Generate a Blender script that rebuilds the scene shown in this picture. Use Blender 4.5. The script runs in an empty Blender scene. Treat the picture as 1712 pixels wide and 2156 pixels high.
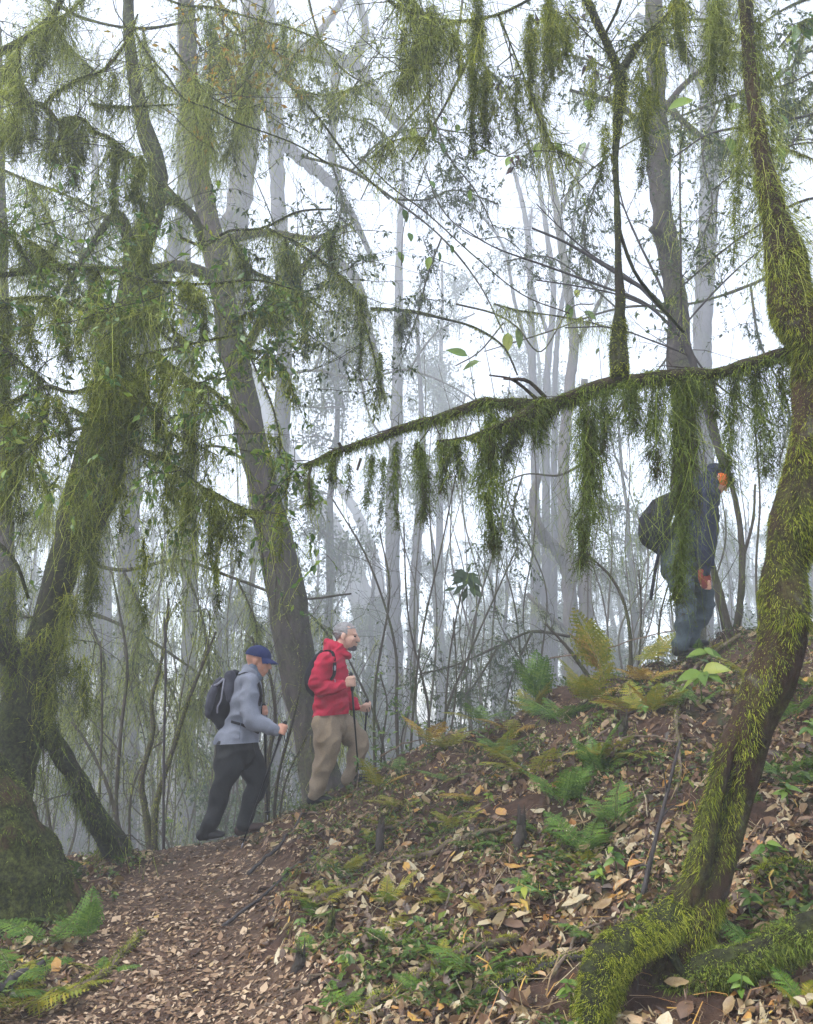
import bpy, math
import numpy as np
from mathutils import Vector

# ------------------------------------------------------------------ camera, world, sun, exposure
sc = bpy.context.scene
PITCH = math.radians(14.0)
FOC = 1692.0                       # focal length in units of a 1712 x 2156 picture
cam_d = bpy.data.cameras.new('camera')
cam = bpy.data.objects.new('camera', cam_d)
sc.collection.objects.link(cam)
cam.location = (0, 0, 0)
cam.rotation_euler = (math.radians(90) + PITCH, 0, 0)
cam_d.sensor_fit = 'VERTICAL'
cam_d.angle = 2 * math.atan(1078 / FOC)
cam_d.clip_start = 0.05
cam_d.clip_end = 1000
sc.camera = cam

SUN_EL, SUN_ROT = math.radians(55), math.radians(-125)
world = bpy.data.worlds.new('World')
sc.world = world
world.use_nodes = True
wn, wl = world.node_tree.nodes, world.node_tree.links
wn.clear()
w_out = wn.new('ShaderNodeOutputWorld')
w_bg = wn.new('ShaderNodeBackground')
w_sky = wn.new('ShaderNodeTexSky')
w_sky.sky_type = 'NISHITA'
w_sky.sun_disc = False
w_sky.sun_elevation = SUN_EL
w_sky.sun_rotation = SUN_ROT
w_sky.altitude = 2000
w_sky.air_density = 1.0
w_sky.dust_density = 4.0
w_sky.ozone_density = 1.0
w_hs = wn.new('ShaderNodeHueSaturation')      # the overcast: the same sky with most of its blue taken out
w_hs.inputs['Saturation'].default_value = 0.46
w_bg.inputs['Strength'].default_value = 0.12
wl.new(w_sky.outputs[0], w_hs.inputs['Color'])
wl.new(w_hs.outputs[0], w_bg.inputs['Color'])
wl.new(w_bg.outputs[0], w_out.inputs['Surface'])

sun_d = bpy.data.lights.new('sun', 'SUN')
sun_d.energy = 1.5
sun_d.angle = math.radians(25)
sun_d.color = (1.0, 0.97, 0.92)
sun = bpy.data.objects.new('sun', sun_d)
sc.collection.objects.link(sun)
_sd = Vector((math.sin(SUN_ROT) * math.cos(SUN_EL), math.cos(SUN_ROT) * math.cos(SUN_EL), math.sin(SUN_EL)))
sun.rotation_euler = (-_sd).to_track_quat('-Z', 'Y').to_euler()

sc.view_settings.view_transform = 'Standard'
sc.view_settings.look = 'None'
sc.view_settings.gamma = 1.0
sc.view_settings.exposure = 2.3
sc.render.engine = 'CYCLES'
cy = sc.cycles
cy.use_denoising = True
cy.use_adaptive_sampling = True
cy.adaptive_threshold = 0.03
cy.max_bounces = 6
cy.diffuse_bounces = 3
cy.glossy_bounces = 2
cy.transmission_bounces = 3
cy.volume_bounces = 2
cy.transparent_max_bounces = 4
HAZE_DENSITY = 0.0085

# ------------------------------------------------------------------ helpers
CA, SA = math.cos(PITCH), math.sin(PITCH)
def P(px, py, Y):
    """world point at depth y = Y that is seen at (px, py) of a 1712 x 2156 picture"""
    u, v = (px - 856) / FOC, (1078 - py) / FOC
    d = np.array([u, CA - v * SA, SA + v * CA])
    return d * (Y / d[1])
def PX(p):
    f = p[..., 1] * CA + p[..., 2] * SA
    return 856 + FOC * p[..., 0] / f, 1078 - FOC * (p[..., 2] * CA - p[..., 1] * SA) / f

def snoise(p, scale, seed, octaves=3):
    """cheap smooth noise: sums of sines along random directions, about -1..1"""
    r = np.random.default_rng(seed)
    p = np.asarray(p, float)
    out = np.zeros(p.shape[:-1])
    amp, tot, s = 1.0, 0.0, scale
    for o in range(octaves):
        for k in range(5):
            d = r.normal(size=p.shape[-1]); d /= np.linalg.norm(d)
            out += amp * np.sin(p @ d * s * 6.283 * r.uniform(.7, 1.3) + r.uniform(0, 6.283))
        tot += amp * 2.2
        amp *= .5; s *= 2.1
    return out / tot

def sstep(a, b, x):
    t = np.clip((x - a) / (b - a), 0, 1)
    return t * t * (3 - 2 * t)

def unit(v):
    v = np.asarray(v, float)
    return v / np.maximum(np.linalg.norm(v, axis=-1, keepdims=True), 1e-9)

class Buf:
    """collects verts, quads, tris and a random value per vertex; build() makes ONE object"""
    def __init__(s):
        s.v, s.q, s.t, s.r, s.n = [], [], [], [], 0
    def add(s, v, quads=None, tris=None, rnd=None):
        v = np.asarray(v, np.float32).reshape(-1, 3)
        if quads is not None and len(quads): s.q.append(np.asarray(quads, np.int64).reshape(-1, 4) + s.n)
        if tris is not None and len(tris): s.t.append(np.asarray(tris, np.int64).reshape(-1, 3) + s.n)
        s.v.append(v)
        s.r.append(np.broadcast_to(np.float32(0.5 if rnd is None else rnd), (len(v),)) if np.ndim(rnd) == 0 else np.asarray(rnd, np.float32))
        s.n += len(v)
    def mesh(s, name, mat, smooth=True):
        me = bpy.data.meshes.new(name)
        if not s.v: return me
        v = np.concatenate(s.v)
        q = np.concatenate(s.q) if s.q else np.zeros((0, 4), np.int64)
        t = np.concatenate(s.t) if s.t else np.zeros((0, 3), np.int64)
        me.vertices.add(len(v)); me.vertices.foreach_set('co', v.ravel())
        me.loops.add(q.size + t.size)
        me.loops.foreach_set('vertex_index', np.concatenate([q.ravel(), t.ravel()]).astype(np.int32))
        me.polygons.add(len(q) + len(t))
        ls = np.concatenate([np.arange(len(q)) * 4, q.size + np.arange(len(t)) * 3]).astype(np.int32)
        me.polygons.foreach_set('loop_start', ls)
        me.polygons.foreach_set('use_smooth', np.full(len(q) + len(t), smooth))
        a = me.attributes.new('rnd', 'FLOAT', 'POINT')
        a.data.foreach_set('value', np.concatenate(s.r))
        me.update(calc_edges=True)
        if mat: me.materials.append(mat)
        return me
    def build(s, name, mat, parent=None, smooth=True, kind=None):
        if not s.v: return None
        return link(name, s.mesh(name, mat, smooth), parent, kind=kind)

def link(name, me, parent=None, loc=None, kind=None):
    """the mesh is in world coordinates; a parented mesh is moved so that its origin sits at its own base"""
    o = bpy.data.objects.new(name, me)
    sc.collection.objects.link(o)
    if parent is not None:
        o.parent = parent
        o.location = -Vector(parent.location) if loc is None else loc
    elif loc is not None: o.location = loc
    if kind: o['kind'] = kind
    return o

def thing(name, label, cat, loc=(0, 0, 0), group=None):
    o = bpy.data.objects.new(name, None)
    sc.collection.objects.link(o)
    o.location = [float(c) for c in loc]
    o.empty_display_size = .1
    o['label'] = label; o['category'] = cat
    if group: o['group'] = group
    return o

def spline(pts, n):
    """Catmull-Rom through pts (N x k), n samples"""
    p = np.asarray(pts, float)
    if len(p) == 2: 
        t = np.linspace(0, 1, n)[:, None]; return p[0] * (1 - t) + p[1] * t
    q = np.vstack([2 * p[0] - p[1], p, 2 * p[-1] - p[-2]])
    t = np.linspace(0, len(p) - 1 - 1e-6, n); i = t.astype(int); f = (t - i)[:, None]
    a, b, c, d = q[i], q[i + 1], q[i + 2], q[i + 3]
    return .5 * ((2 * b) + (c - a) * f + (2 * a - 5 * b + 4 * c - d) * f ** 2 + (3 * b - a - 3 * c + d) * f ** 3)

def frames(p):
    t = unit(np.gradient(p, axis=0))
    m = np.abs(t).mean(0); ax = np.eye(3)[int(np.argmin(m))]
    n1 = unit(np.cross(t, ax)); n2 = np.cross(t, n1)
    return t, n1, n2

def tube(buf, pts, rad, sides=8, rnd=None, lump=0.0, seed=0, cap=True, lscale=6.0):
    p = np.asarray(pts, float); n = len(p)
    rad = np.broadcast_to(np.asarray(rad, float), (n,))
    _, n1, n2 = frames(p)
    a = np.arange(sides) * 2 * np.pi / sides
    d = n1[:, None] * np.cos(a)[None, :, None] + n2[:, None] * np.sin(a)[None, :, None]
    v = p[:, None] + d * rad[:, None, None]
    if lump:
        v = p[:, None] + d * (rad[:, None] * (1 + lump * snoise(v, lscale, seed)))[..., None]
    i = np.arange(n - 1)[:, None] * sides; j = np.arange(sides)[None, :]; j2 = (j + 1) % sides
    q = np.stack([i + j, i + j2, i + sides + j2, i + sides + j], -1).reshape(-1, 4)
    v = v.reshape(-1, 3); tr = None
    if cap and sides > 3:
        v = np.vstack([v, p[0], p[-1]]); k = n * sides
        jj = np.arange(sides); j3 = (jj + 1) % sides
        tr = np.vstack([np.stack([np.full(sides, k), j3, jj], -1),
                        np.stack([np.full(sides, k + 1), (n - 1) * sides + jj, (n - 1) * sides + j3], -1)])
    buf.add(v, q, tr, rnd)

def on_tube(pts, rad, n, rng, surf=None):
    p = np.asarray(pts, float); N = len(p)
    seg = np.linalg.norm(np.diff(p, axis=0), axis=1) * (rad[:-1] + rad[1:] + 1e-4)
    c = np.concatenate([[0], np.cumsum(seg)]); c /= c[-1]
    u = np.interp(rng.random(n), c, np.arange(N))
    i = np.minimum(u.astype(int), N - 2); f = (u - i)[:, None]
    _, n1, n2 = frames(p)
    a = rng.random(n)[:, None] * 2 * np.pi
    nm = n1[i] * np.cos(a) + n2[i] * np.sin(a)
    r = (rad[i] * (1 - f[:, 0]) + rad[i + 1] * f[:, 0])[:, None]
    c = p[i] * (1 - f) + p[i + 1] * f
    if surf: r = r * (1 + surf[0] * snoise(c + nm * r, surf[1], surf[2]))[:, None]      # the same lumps as the tube's own skin
    return c + nm * r, nm, u / (N - 1)

def strands(buf, roots, dirs, L, w, rng, segs=4, sway=.25, grav=.6, barbs=0, barb=.018, rnd=None):
    """tapering ribbons that leave roots along dirs and bend down; short side barbs make them feathery"""
    M = len(roots)
    if M == 0: return
    L = np.broadcast_to(L, (M,))[:, None, None]; w = np.broadcast_to(w, (M,))
    t = np.linspace(0, 1, segs + 1)[None, :, None]
    wob = rng.normal(0, sway / segs, (M, segs + 1, 3)); wob[:, 0] = 0; wob = wob.cumsum(1)
    d = unit(dirs)[:, None]
    g = np.array([0, 0, -1.0])
    pts = np.asarray(roots)[:, None] + L * (d * (t - grav * t * t * .5) + g * grav * t * t * .9 + wob)
    az = rng.random(M) * np.pi
    side = np.stack([np.cos(az), np.sin(az), rng.normal(0, .2, M)], -1)[:, None]
    ww = (w[:, None] * np.linspace(1, .25, segs + 1)[None])[..., None]
    v = np.stack([pts - side * ww * .5, pts + side * ww * .5], 2).reshape(-1, 3)
    b = np.arange(M)[:, None] * (2 * (segs + 1)) + np.arange(segs)[None] * 2
    q = np.stack([b, b + 1, b + 3, b + 2], -1)
    rv = rng.random(M) if rnd is None else np.clip(rnd + rng.normal(0, .12, M), 0, 1)
    buf.add(v, q, None, np.repeat(rv, 2 * (segs + 1)))
    if barbs:
        k = M * barbs
        m = np.repeat(np.arange(M), barbs); s = rng.random(k) * (segs - .01); i = s.astype(int); f = (s - i)[:, None]
        c = pts[m, i] * (1 - f) + pts[m, i + 1] * f
        bd = unit(rng.normal(0, 1, (k, 3)) * [1, 1, .5] + [0, 0, -.55])
        bl = (barb * rng.uniform(.4, 1.3, k))[:, None]
        sd = unit(np.cross(bd, rng.normal(0, 1, (k, 3)))) * (w[m] * .55)[:, None]
        vv = np.stack([c - sd, c + sd, c + bd * bl], 1).reshape(-1, 3)
        buf.add(vv, None, np.arange(k * 3).reshape(-1, 3), np.repeat(np.clip(rv[m] + rng.normal(0, .1, k), 0, 1), 3))

def leaves(buf, c, d, n, L, W, rng, rnd=None, fold=.25, curl=.15, pointed=.55, oval=False):
    """leaf blades: base, two side points each half, tip; folded along the midrib"""
    M = len(c)
    if M == 0: return
    d = unit(d); s = unit(np.cross(d, n)); n = np.cross(s, d)
    L = np.broadcast_to(L, (M,))[:, None]; W = np.broadcast_to(W, (M,))[:, None]
    cu = np.broadcast_to(curl, (M,))[:, None] * L
    b = np.asarray(c, float)
    m = b + d * L * .5 + n * cu * .6
    t = b + d * L - n * cu * .3
    if np.ndim(fold): fold = np.asarray(fold).reshape(-1, 1)
    l = b + d * L * (1 - pointed) + s * W * .5 + n * (W * fold + cu * .3)
    r = b + d * L * (1 - pointed) - s * W * .5 + n * (W * fold + cu * .3)
    if oval:      # six-sided outline, each half folded
        fo = np.broadcast_to(fold, (M, 1)); k = np.arange(M)[:, None] * 6; j = rng.uniform(.8, 1.2, (M, 1))
        P_ = lambda f, sd, hh: b + d * L * f * (2 - j if sd > 0 else j) + s * W * .5 * sd + n * (W * fo * hh + cu * hh)
        v = np.stack([b, P_(.28, .85, .5), P_(.68, .75, .3), t, P_(.68, -.75, .3), P_(.28, -.85, .5)], 1).reshape(-1, 3)
        buf.add(v, None, np.concatenate([k + [0, 2, 1], k + [0, 3, 2], k + [0, 4, 3], k + [0, 5, 4]], 0), np.repeat(rng.random(M) if rnd is None else rnd, 6)); return
    if M > 1500:      # small leaves by the thousand: two folded halves
        v = np.stack([b, l, t, r], 1).reshape(-1, 3); k = np.arange(M)[:, None] * 4
        rv = rng.random(M) if rnd is None else rnd
        buf.add(v, None, np.concatenate([k + [0, 2, 1], k + [0, 3, 2]], 0), np.repeat(rv, 4)); return
    v = np.stack([b, l, t, r, m], 1).reshape(-1, 3)
    k = np.arange(M)[:, None] * 5
    tr = np.concatenate([k + [0, 4, 1], k + [1, 4, 2], k + [2, 4, 3], k + [3, 4, 0]], 0)
    rv = rng.random(M) if rnd is None else rnd
    buf.add(v, None, tr, np.repeat(rv, 5))

# ------------------------------------------------------------------ materials
def new_mat(name):
    m = bpy.data.materials.new(name); m.use_nodes = True
    nt = m.node_tree; nt.nodes.clear()
    out = nt.nodes.new('ShaderNodeOutputMaterial')
    return m, nt, out
def ramp(nt, stops):
    r = nt.nodes.new('ShaderNodeValToRGB'); e = r.color_ramp.elements
    e[0].position, e[0].color = stops[0][0], (*stops[0][1], 1)
    e[1].position, e[1].color = stops[-1][0], (*stops[-1][1], 1)
    for p, c in stops[1:-1]:
        x = e.new(p); x.color = (*c, 1)
    return r
def noise(nt, scale, detail=4, rough=.6, coord='Object', stretch=None):
    tc = nt.nodes.new('ShaderNodeTexCoord'); n = nt.nodes.new('ShaderNodeTexNoise')
    n.inputs['Scale'].default_value = scale; n.inputs['Detail'].default_value = detail; n.inputs['Roughness'].default_value = rough
    if stretch:
        mp = nt.nodes.new('ShaderNodeMapping'); mp.inputs['Scale'].default_value = stretch
        nt.links.new(tc.outputs[coord], mp.inputs[0]); nt.links.new(mp.outputs[0], n.inputs['Vector'])
    else: nt.links.new(tc.outputs[coord], n.inputs['Vector'])
    return n
def blade_mat(name, stops, trans=.35, rough=.6, spec=.25, var=.35):
    """leaves and moss: colour runs over the piece's own random value; a share of the light goes through"""
    m, nt, out = new_mat(name)
    at = nt.nodes.new('ShaderNodeAttribute'); at.attribute_name = 'rnd'
    nz = noise(nt, 3.0, 3)
    ad = nt.nodes.new('ShaderNodeMath'); ad.operation = 'MULTIPLY_ADD'
    su = nt.nodes.new('ShaderNodeMath'); su.operation = 'SUBTRACT'; su.inputs[1].default_value = .5
    nt.links.new(nz.outputs[0], su.inputs[0])
    nt.links.new(su.outputs[0], ad.inputs[0]); ad.inputs[1].default_value = var * 2; nt.links.new(at.outputs['Fac'], ad.inputs[2])
    r = ramp(nt, stops); nt.links.new(ad.outputs[0], r.inputs[0])
    p = nt.nodes.new('ShaderNodeBsdfPrincipled'); p.inputs['Roughness'].default_value = rough
    p.inputs['Specular IOR Level'].default_value = spec
    nt.links.new(r.outputs[0], p.inputs['Base Color'])
    if trans > 0:
        t = nt.nodes.new('ShaderNodeBsdfTranslucent'); nt.links.new(r.outputs[0], t.inputs['Color'])
        mx = nt.nodes.new('ShaderNodeMixShader'); mx.inputs[0].default_value = trans
        nt.links.new(p.outputs[0], mx.inputs[1]); nt.links.new(t.outputs[0], mx.inputs[2])
        nt.links.new(mx.outputs[0], out.inputs[0])
    else: nt.links.new(p.outputs[0], out.inputs[0])
    return m
def bark_mat(name, dark, light, moss=None, moss_at=.55, scale=14, bump=.6, patch=None, stretch=(1, 1, .25), msoft=.12):
    m, nt, out = new_mat(name)
    nz = noise(nt, scale, 8, .7, stretch=stretch)
    r = ramp(nt, [(.3, dark), (.52, tuple((a + b) / 2 for a, b in zip(dark, light))), (.72, light)])
    nt.links.new(nz.outputs[0], r.inputs[0]); col = r.outputs[0]
    if patch:
        n3 = noise(nt, 5, 5, .7); r3 = ramp(nt, [(.60, (0, 0, 0)), (.72, (.7, .7, .7))]); nt.links.new(n3.outputs[0], r3.inputs[0])
        mx = nt.nodes.new('ShaderNodeMix'); mx.data_type = 'RGBA'
        nt.links.new(r3.outputs[0], mx.inputs[0]); nt.links.new(col, mx.inputs[6]); mx.inputs[7].default_value = (*patch, 1); col = mx.outputs[2]
    if moss:
        n2 = noise(nt, 2.2, 6, .65); r2 = ramp(nt, [(moss_at - msoft, (1, 1, 1)), (moss_at + msoft, (0, 0, 0))]); nt.links.new(n2.outputs[0], r2.inputs[0])
        n4 = noise(nt, 34, 8, .8); r4 = ramp(nt, [(.40, tuple(c * .15 for c in moss)), (.5, tuple(c * .7 for c in moss)), (.62, tuple(c * 1.7 for c in moss))]); nt.links.new(n4.outputs[0], r4.inputs[0])
        mx = nt.nodes.new('ShaderNodeMix'); mx.data_type = 'RGBA'
        nt.links.new(r2.outputs[0], mx.inputs[0]); nt.links.new(col, mx.inputs[6]); nt.links.new(r4.outputs[0], mx.inputs[7]); col = mx.outputs[2]
    p = nt.nodes.new('ShaderNodeBsdfPrincipled'); p.inputs['Roughness'].default_value = .85; p.inputs['Specular IOR Level'].default_value = .2
    nt.links.new(col, p.inputs['Base Color'])
    b = nt.nodes.new('ShaderNodeBump'); b.inputs['Strength'].default_value = bump; b.inputs['Distance'].default_value = .03
    nt.links.new(nz.outputs[0], b.inputs['Height'])
    if moss:      # the cushions of moss stand up from the bark
        bb = nt.nodes.new('ShaderNodeBump'); bb.inputs['Strength'].default_value = 1.0; bb.inputs['Distance'].default_value = .02
        nt.links.new(n4.outputs[0], bb.inputs['Height']); nt.links.new(b.outputs[0], bb.inputs['Normal']); b = bb
    nt.links.new(b.outputs[0], p.inputs['Normal'])
    nt.links.new(p.outputs[0], out.inputs[0])
    return m
def cloth_mat(name, col, var=.25, scale=60, rough=.85, bump=.25, big=8):
    m, nt, out = new_mat(name)
    nz = noise(nt, scale, 4, .7); n2 = noise(nt, big, 3, .5)
    ad = nt.nodes.new('ShaderNodeMath'); ad.operation = 'ADD'; nt.links.new(nz.outputs[0], ad.inputs[0]); nt.links.new(n2.outputs[0], ad.inputs[1])
    r = ramp(nt, [(.7, tuple(c * (1 - var) for c in col)), (1.3 if False else 1.0, tuple(min(1, c * (1 + var)) for c in col))])
    ml = nt.nodes.new('ShaderNodeMath'); ml.operation = 'MULTIPLY'; ml.inputs[1].default_value = .85
    nt.links.new(ad.outputs[0], ml.inputs[0]); nt.links.new(ml.outputs[0], r.inputs[0])
    p = nt.nodes.new('ShaderNodeBsdfPrincipled'); p.inputs['Roughness'].default_value = rough; p.inputs['Specular IOR Level'].default_value = .2
    nt.links.new(r.outputs[0], p.inputs['Base Color'])
    b = nt.nodes.new('ShaderNodeBump'); b.inputs['Strength'].default_value = bump; b.inputs['Distance'].default_value = .004
    nt.links.new(nz.outputs[0], b.inputs['Height']); nt.links.new(b.outputs[0], p.inputs['Normal'])
    nt.links.new(p.outputs[0], out.inputs[0])
    return m

M = {}
M['moss'] = blade_mat('moss_fibres', [(0, (.026, .032, .008)), (.3, (.095, .12, .017)), (.65, (.23, .275, .032)), (1, (.42, .43, .06))], .4, .8, .1)
M['moss_dark'] = blade_mat('moss_dark_fibres', [(0, (.060, .042, .018)), (.2, (.055, .075, .018)), (.5, (.12, .165, .030)), (.8, (.21, .28, .045)), (1, (.34, .39, .07))], .42, .8, .1)
M['beard'] = blade_mat('beard_lichen', [(0, (.045, .056, .018)), (.3, (.125, .155, .035)), (.65, (.27, .32, .06)), (1, (.42, .45, .11))], .5, .85, .1)
M['beard_grey'] = blade_mat('beard_lichen_grey', [(0, (.03, .04, .03)), (.5, (.075, .095, .05)), (1, (.16, .18, .08))], .35, .85, .1)
M['leaf'] = blade_mat('green_leaf', [(0, (.028, .07, .014)), (.45, (.07, .15, .020)), (.8, (.17, .26, .028)), (1, (.30, .33, .04))], .40, .42, .45)
M['leaf_dull'] = blade_mat('dull_leaf', [(0, (.025, .045, .020)), (.5, (.05, .085, .03)), (1, (.11, .145, .04))], .35, .55, .3)
M['leaf_yellow'] = blade_mat('yellow_leaf', [(0, (.16, .13, .02)), (.5, (.34, .25, .03)), (1, (.42, .20, .03))], .45, .5, .3)
M['leaf_dead'] = blade_mat('dead_hanging_leaf', [(0, (.035, .025, .03)), (1, (.09, .06, .06))], .2, .7, .2)
M['litter'] = blade_mat('fallen_leaf', [(0, (.022, .014, .010)), (.22, (.060, .032, .018)), (.42, (.13, .070, .036)), (.55, (.20, .135, .062)), (.68, (.30, .225, .115)), (.80, (.38, .335, .225)), (.90, (.32, .15, .045)), (1, (.42, .28, .05))], .1, .5, .4, .18)
M['litter_path'] = blade_mat('trodden_leaf', [(0, (.035, .018, .012)), (.25, (.09, .050, .030)), (.45, (.18, .11, .065)), (.65, (.30, .21, .13)), (.86, (.44, .34, .24)), (1, (.38, .26, .09))], .1, .65, .25, .12)
M['fern'] = blade_mat('fern_green', [(0, (.032, .075, .016)), (.5, (.075, .155, .022)), (1, (.17, .26, .035))], .4, .5, .3)
M['fern_yellow'] = blade_mat('fern_yellow', [(0, (.09, .14, .015)), (.5, (.19, .21, .02)), (1, (.34, .26, .03))], .4, .5, .3)
M['fern_rust'] = blade_mat('fern_rust', [(0, (.12, .06, .02)), (.4, (.26, .15, .03)), (1, (.42, .32, .05))], .35, .6, .2)
M['cover'] = blade_mat('ground_plants', [(0, (.028, .055, .013)), (.5, (.070, .125, .020)), (.85, (.15, .19, .026)), (1, (.25, .24, .04))], .35, .5, .3)
M['twig'] = bark_mat('twig_bark', (.035, .028, .022), (.10, .085, .065), (.07, .085, .02), .42, 30, .3)
M['twig_dark'] = bark_mat('dark_twig_bark', (.022, .020, .022), (.07, .062, .06), None, .5, 30, .3)
M['stick'] = bark_mat('dead_stick', (.09, .06, .045), (.26, .20, .15), (.10, .11, .03), .36, 25, .4)
M['bark_red'] = bark_mat('red_brown_bark', (.018, .011, .008), (.100, .058, .038), (.09, .11, .020), .41, 16, 1.2, patch=(.20, .19, .17))
M['bark_dark'] = bark_mat('dark_mossy_bark', (.012, .010, .008), (.05, .04, .03), (.045, .055, .014), .55, 14, .8)
M['bark_branch'] = bark_mat('branch_bark', (.014, .010, .008), (.085, .06, .045), (.06, .07, .016), .43, 22, 1.0)
M['bark_left'] = bark_mat('left_trunk_bark', (.05, .028, .018), (.20, .11, .065), (.065, .075, .016), .56, 9, .9, stretch=(1, 1, .35), msoft=.05)
M['bark_grey'] = bark_mat('grey_brown_bark', (.022, .018, .017), (.105, .085, .078), (.06, .07, .022), .42, 12, 1.0)
M['bark_pale'] = bark_mat('pale_bark', (.022, .021, .024), (.085, .080, .084), (.05, .06, .025), .42, 10, .6)
# ------------------------------------------------------------------ terrain
_ridge = [(-900, 1860, 7.6), (-200, 1835, 7.4), (0, 1822, 7.2), (150, 1800, 7.1), (260, 1788, 7.1), (420, 1768, 7.1), (520, 1748, 7.1), (590, 1722, 7.2),
          (650, 1689, 7.5), (760, 1640, 7.7), (870, 1592, 7.7), (940, 1558, 7.6), (1050, 1532, 7.5), (1130, 1478, 7.4), (1200, 1440, 7.3),
          (1270, 1420, 7.2), (1400, 1392, 7.1), (1480, 1360, 7.0), (1560, 1335, 7.0), (1712, 1325, 7.0), (1950, 1280, 7.0), (2600, 1200, 7.2), (4000, 1150, 8)]
_rp = np.array([P(*r) for r in _ridge])
_bx = np.array([-12, -4, -2, -1, -.3, .3, 1, 1.6, 2.2, 4, 12.])
_bz = np.array([-1.75, -1.52, -1.36, -1.31, -1.26, -1.15, -.98, -.86, -.76, -.45, .4])
def path_c(y): return -1.12 - .17 * (y - 3.9)
def path_mask(x, y):
    d = np.abs(x - path_c(y)); hw = .62 - .03 * (y - 4)
    return (1 - sstep(hw * .75, hw * 1.25, d + .12 * np.sin(y * 3.1) + .06 * np.sin(y * 7.7))) * (1 - sstep(7.4, 8.2, y))
def H(x, y, detail=True):
    x = np.asarray(x, float); y = np.asarray(y, float)
    Yr = np.interp(x, _rp[:, 0], _rp[:, 1]); Zr = np.interp(x, _rp[:, 0], _rp[:, 2]); Zb = np.interp(x, _bx, _bz)
    t = (y - 3) / (Yr - 3)
    z_in = Zb + (Zr - Zb) * np.clip(t, 0, 1) ** np.where(x > .2, .92, 1.0)
    z_near = Zb + .09 * (y - 3)
    o = np.maximum(y - Yr, 0)
    z_out = Zr - .42 * o ** 1.25 / (o + .5) ** .25
    z_out = np.maximum(z_out, -8 + .5 * np.sin(x * .1) + .5 * np.cos(y * .13) + .04 * np.maximum(o - 20, 0))
    z = np.where(y < 3, z_near, np.where(t < 1, z_in, z_out))
    if detail:
        p = np.stack([x, y], -1); pm = path_mask(x, y)
        bank = sstep(-1.0, .4, x)
        z = z + (.055 * snoise(p, .55, 3) + .03 * snoise(p, 1.9, 4, 2)) * (1 - .75 * pm) * (.6 + .6 * bank) + .010 * snoise(p, 5, 5, 2)
        z = z - .05 * pm
        # foot of the bank, cut by the path, and the rougher verge on the left
        e = x - (path_c(y) + .72)
        z = z + .07 * np.exp(-(e / .22) ** 2) * sstep(2.5, 4, y) * (1 - sstep(6.5, 7.4, y))
        z = z - .16 * sstep(.75, 1.6, path_c(y) - x) * (1 - sstep(5.2, 6.4, y))
    return z
def Hn(x, y):
    e = .04
    return unit(np.stack([-(H(x + e, y) - H(x - e, y)) / (2 * e), -(H(x, y + e) - H(x, y - e)) / (2 * e), np.ones_like(x)], -1))
def ground_hit(px, py, lo=2.0, hi=12.0):
    """where the line of sight through (px, py) first meets the ground"""
    ys = np.linspace(lo, hi, 500); pts = np.array([P(px, py, y) for y in ys])
    h = H(pts[:, 0], pts[:, 1]); k = np.nonzero(pts[:, 2] <= h)[0]
    if len(k) == 0: return None
    i = k[0]; return np.array([pts[i, 0], pts[i, 1], h[i]])

def grid_mesh(name, xs, ys, mat, dz=0.0, mask=None, kind='structure'):
    X, Y = np.meshgrid(xs, ys); Z = H(X, Y) + dz
    nx, ny = len(xs), len(ys)
    i = np.arange(ny - 1)[:, None] * nx + np.arange(nx - 1)[None]
    q = np.stack([i, i + 1, i + nx + 1, i + nx], -1).reshape(-1, 4)
    if mask is not None:
        mk = mask(X, Y).ravel() > .5; q = q[mk[q].all(1)]
    b = Buf(); b.add(np.stack([X, Y, Z], -1).reshape(-1, 3), q); return b.build(name, mat, kind=kind)

def soil_mat(name, stops, moss, moss_at):
    m, nt, out = new_mat(name)
    n1 = noise(nt, 18, 8, .75); r = ramp(nt, stops); nt.links.new(n1.outputs[0], r.inputs[0])
    n2 = noise(nt, 1.3, 6, .7); r2 = ramp(nt, [(moss_at, (0, 0, 0)), (moss_at + .1, (1, 1, 1))]); nt.links.new(n2.outputs[0], r2.inputs[0])
    mx = nt.nodes.new('ShaderNodeMix'); mx.data_type = 'RGBA'
    nt.links.new(r2.outputs[0], mx.inputs[0]); nt.links.new(r.outputs[0], mx.inputs[6]); mx.inputs[7].default_value = (*moss, 1)
    p = nt.nodes.new('ShaderNodeBsdfPrincipled'); p.inputs['Roughness'].default_value = .9; p.inputs['Specular IOR Level'].default_value = .2
    nt.links.new(mx.outputs[2], p.inputs['Base Color'])
    b = nt.nodes.new('ShaderNodeBump'); b.inputs['Strength'].default_value = .9; b.inputs['Distance'].default_value = .03
    nt.links.new(n1.outputs[0], b.inputs['Height']); nt.links.new(b.outputs[0], p.inputs['Normal']); nt.links.new(p.outputs[0], out.inputs[0])
    return m
M['soil'] = soil_mat('forest_soil', [(.3, (.018, .011, .008)), (.5, (.055, .030, .020)), (.7, (.10, .058, .038))], (.035, .050, .014), .56)
M['path'] = soil_mat('trodden_soil', [(.3, (.030, .018, .012)), (.5, (.075, .046, .030)), (.7, (.13, .085, .055))], (.09, .05, .03), .6)

xs = np.concatenate([-np.geomspace(120, 6, 22), np.arange(-5.95, 6.5, .07), np.geomspace(6.6, 120, 22)])
ys = np.concatenate([-np.geomspace(60, 1.2, 8), np.arange(-1, 2.2, .3), np.arange(2.2, 9.2, .06), np.geomspace(9.3, 120, 34)])
ground = grid_mesh('ground', xs, ys, M['soil'])
path = grid_mesh('path', np.arange(-3.2, .3, .06), np.arange(1.5, 8.2, .06), M['path'], .004, path_mask)

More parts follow.
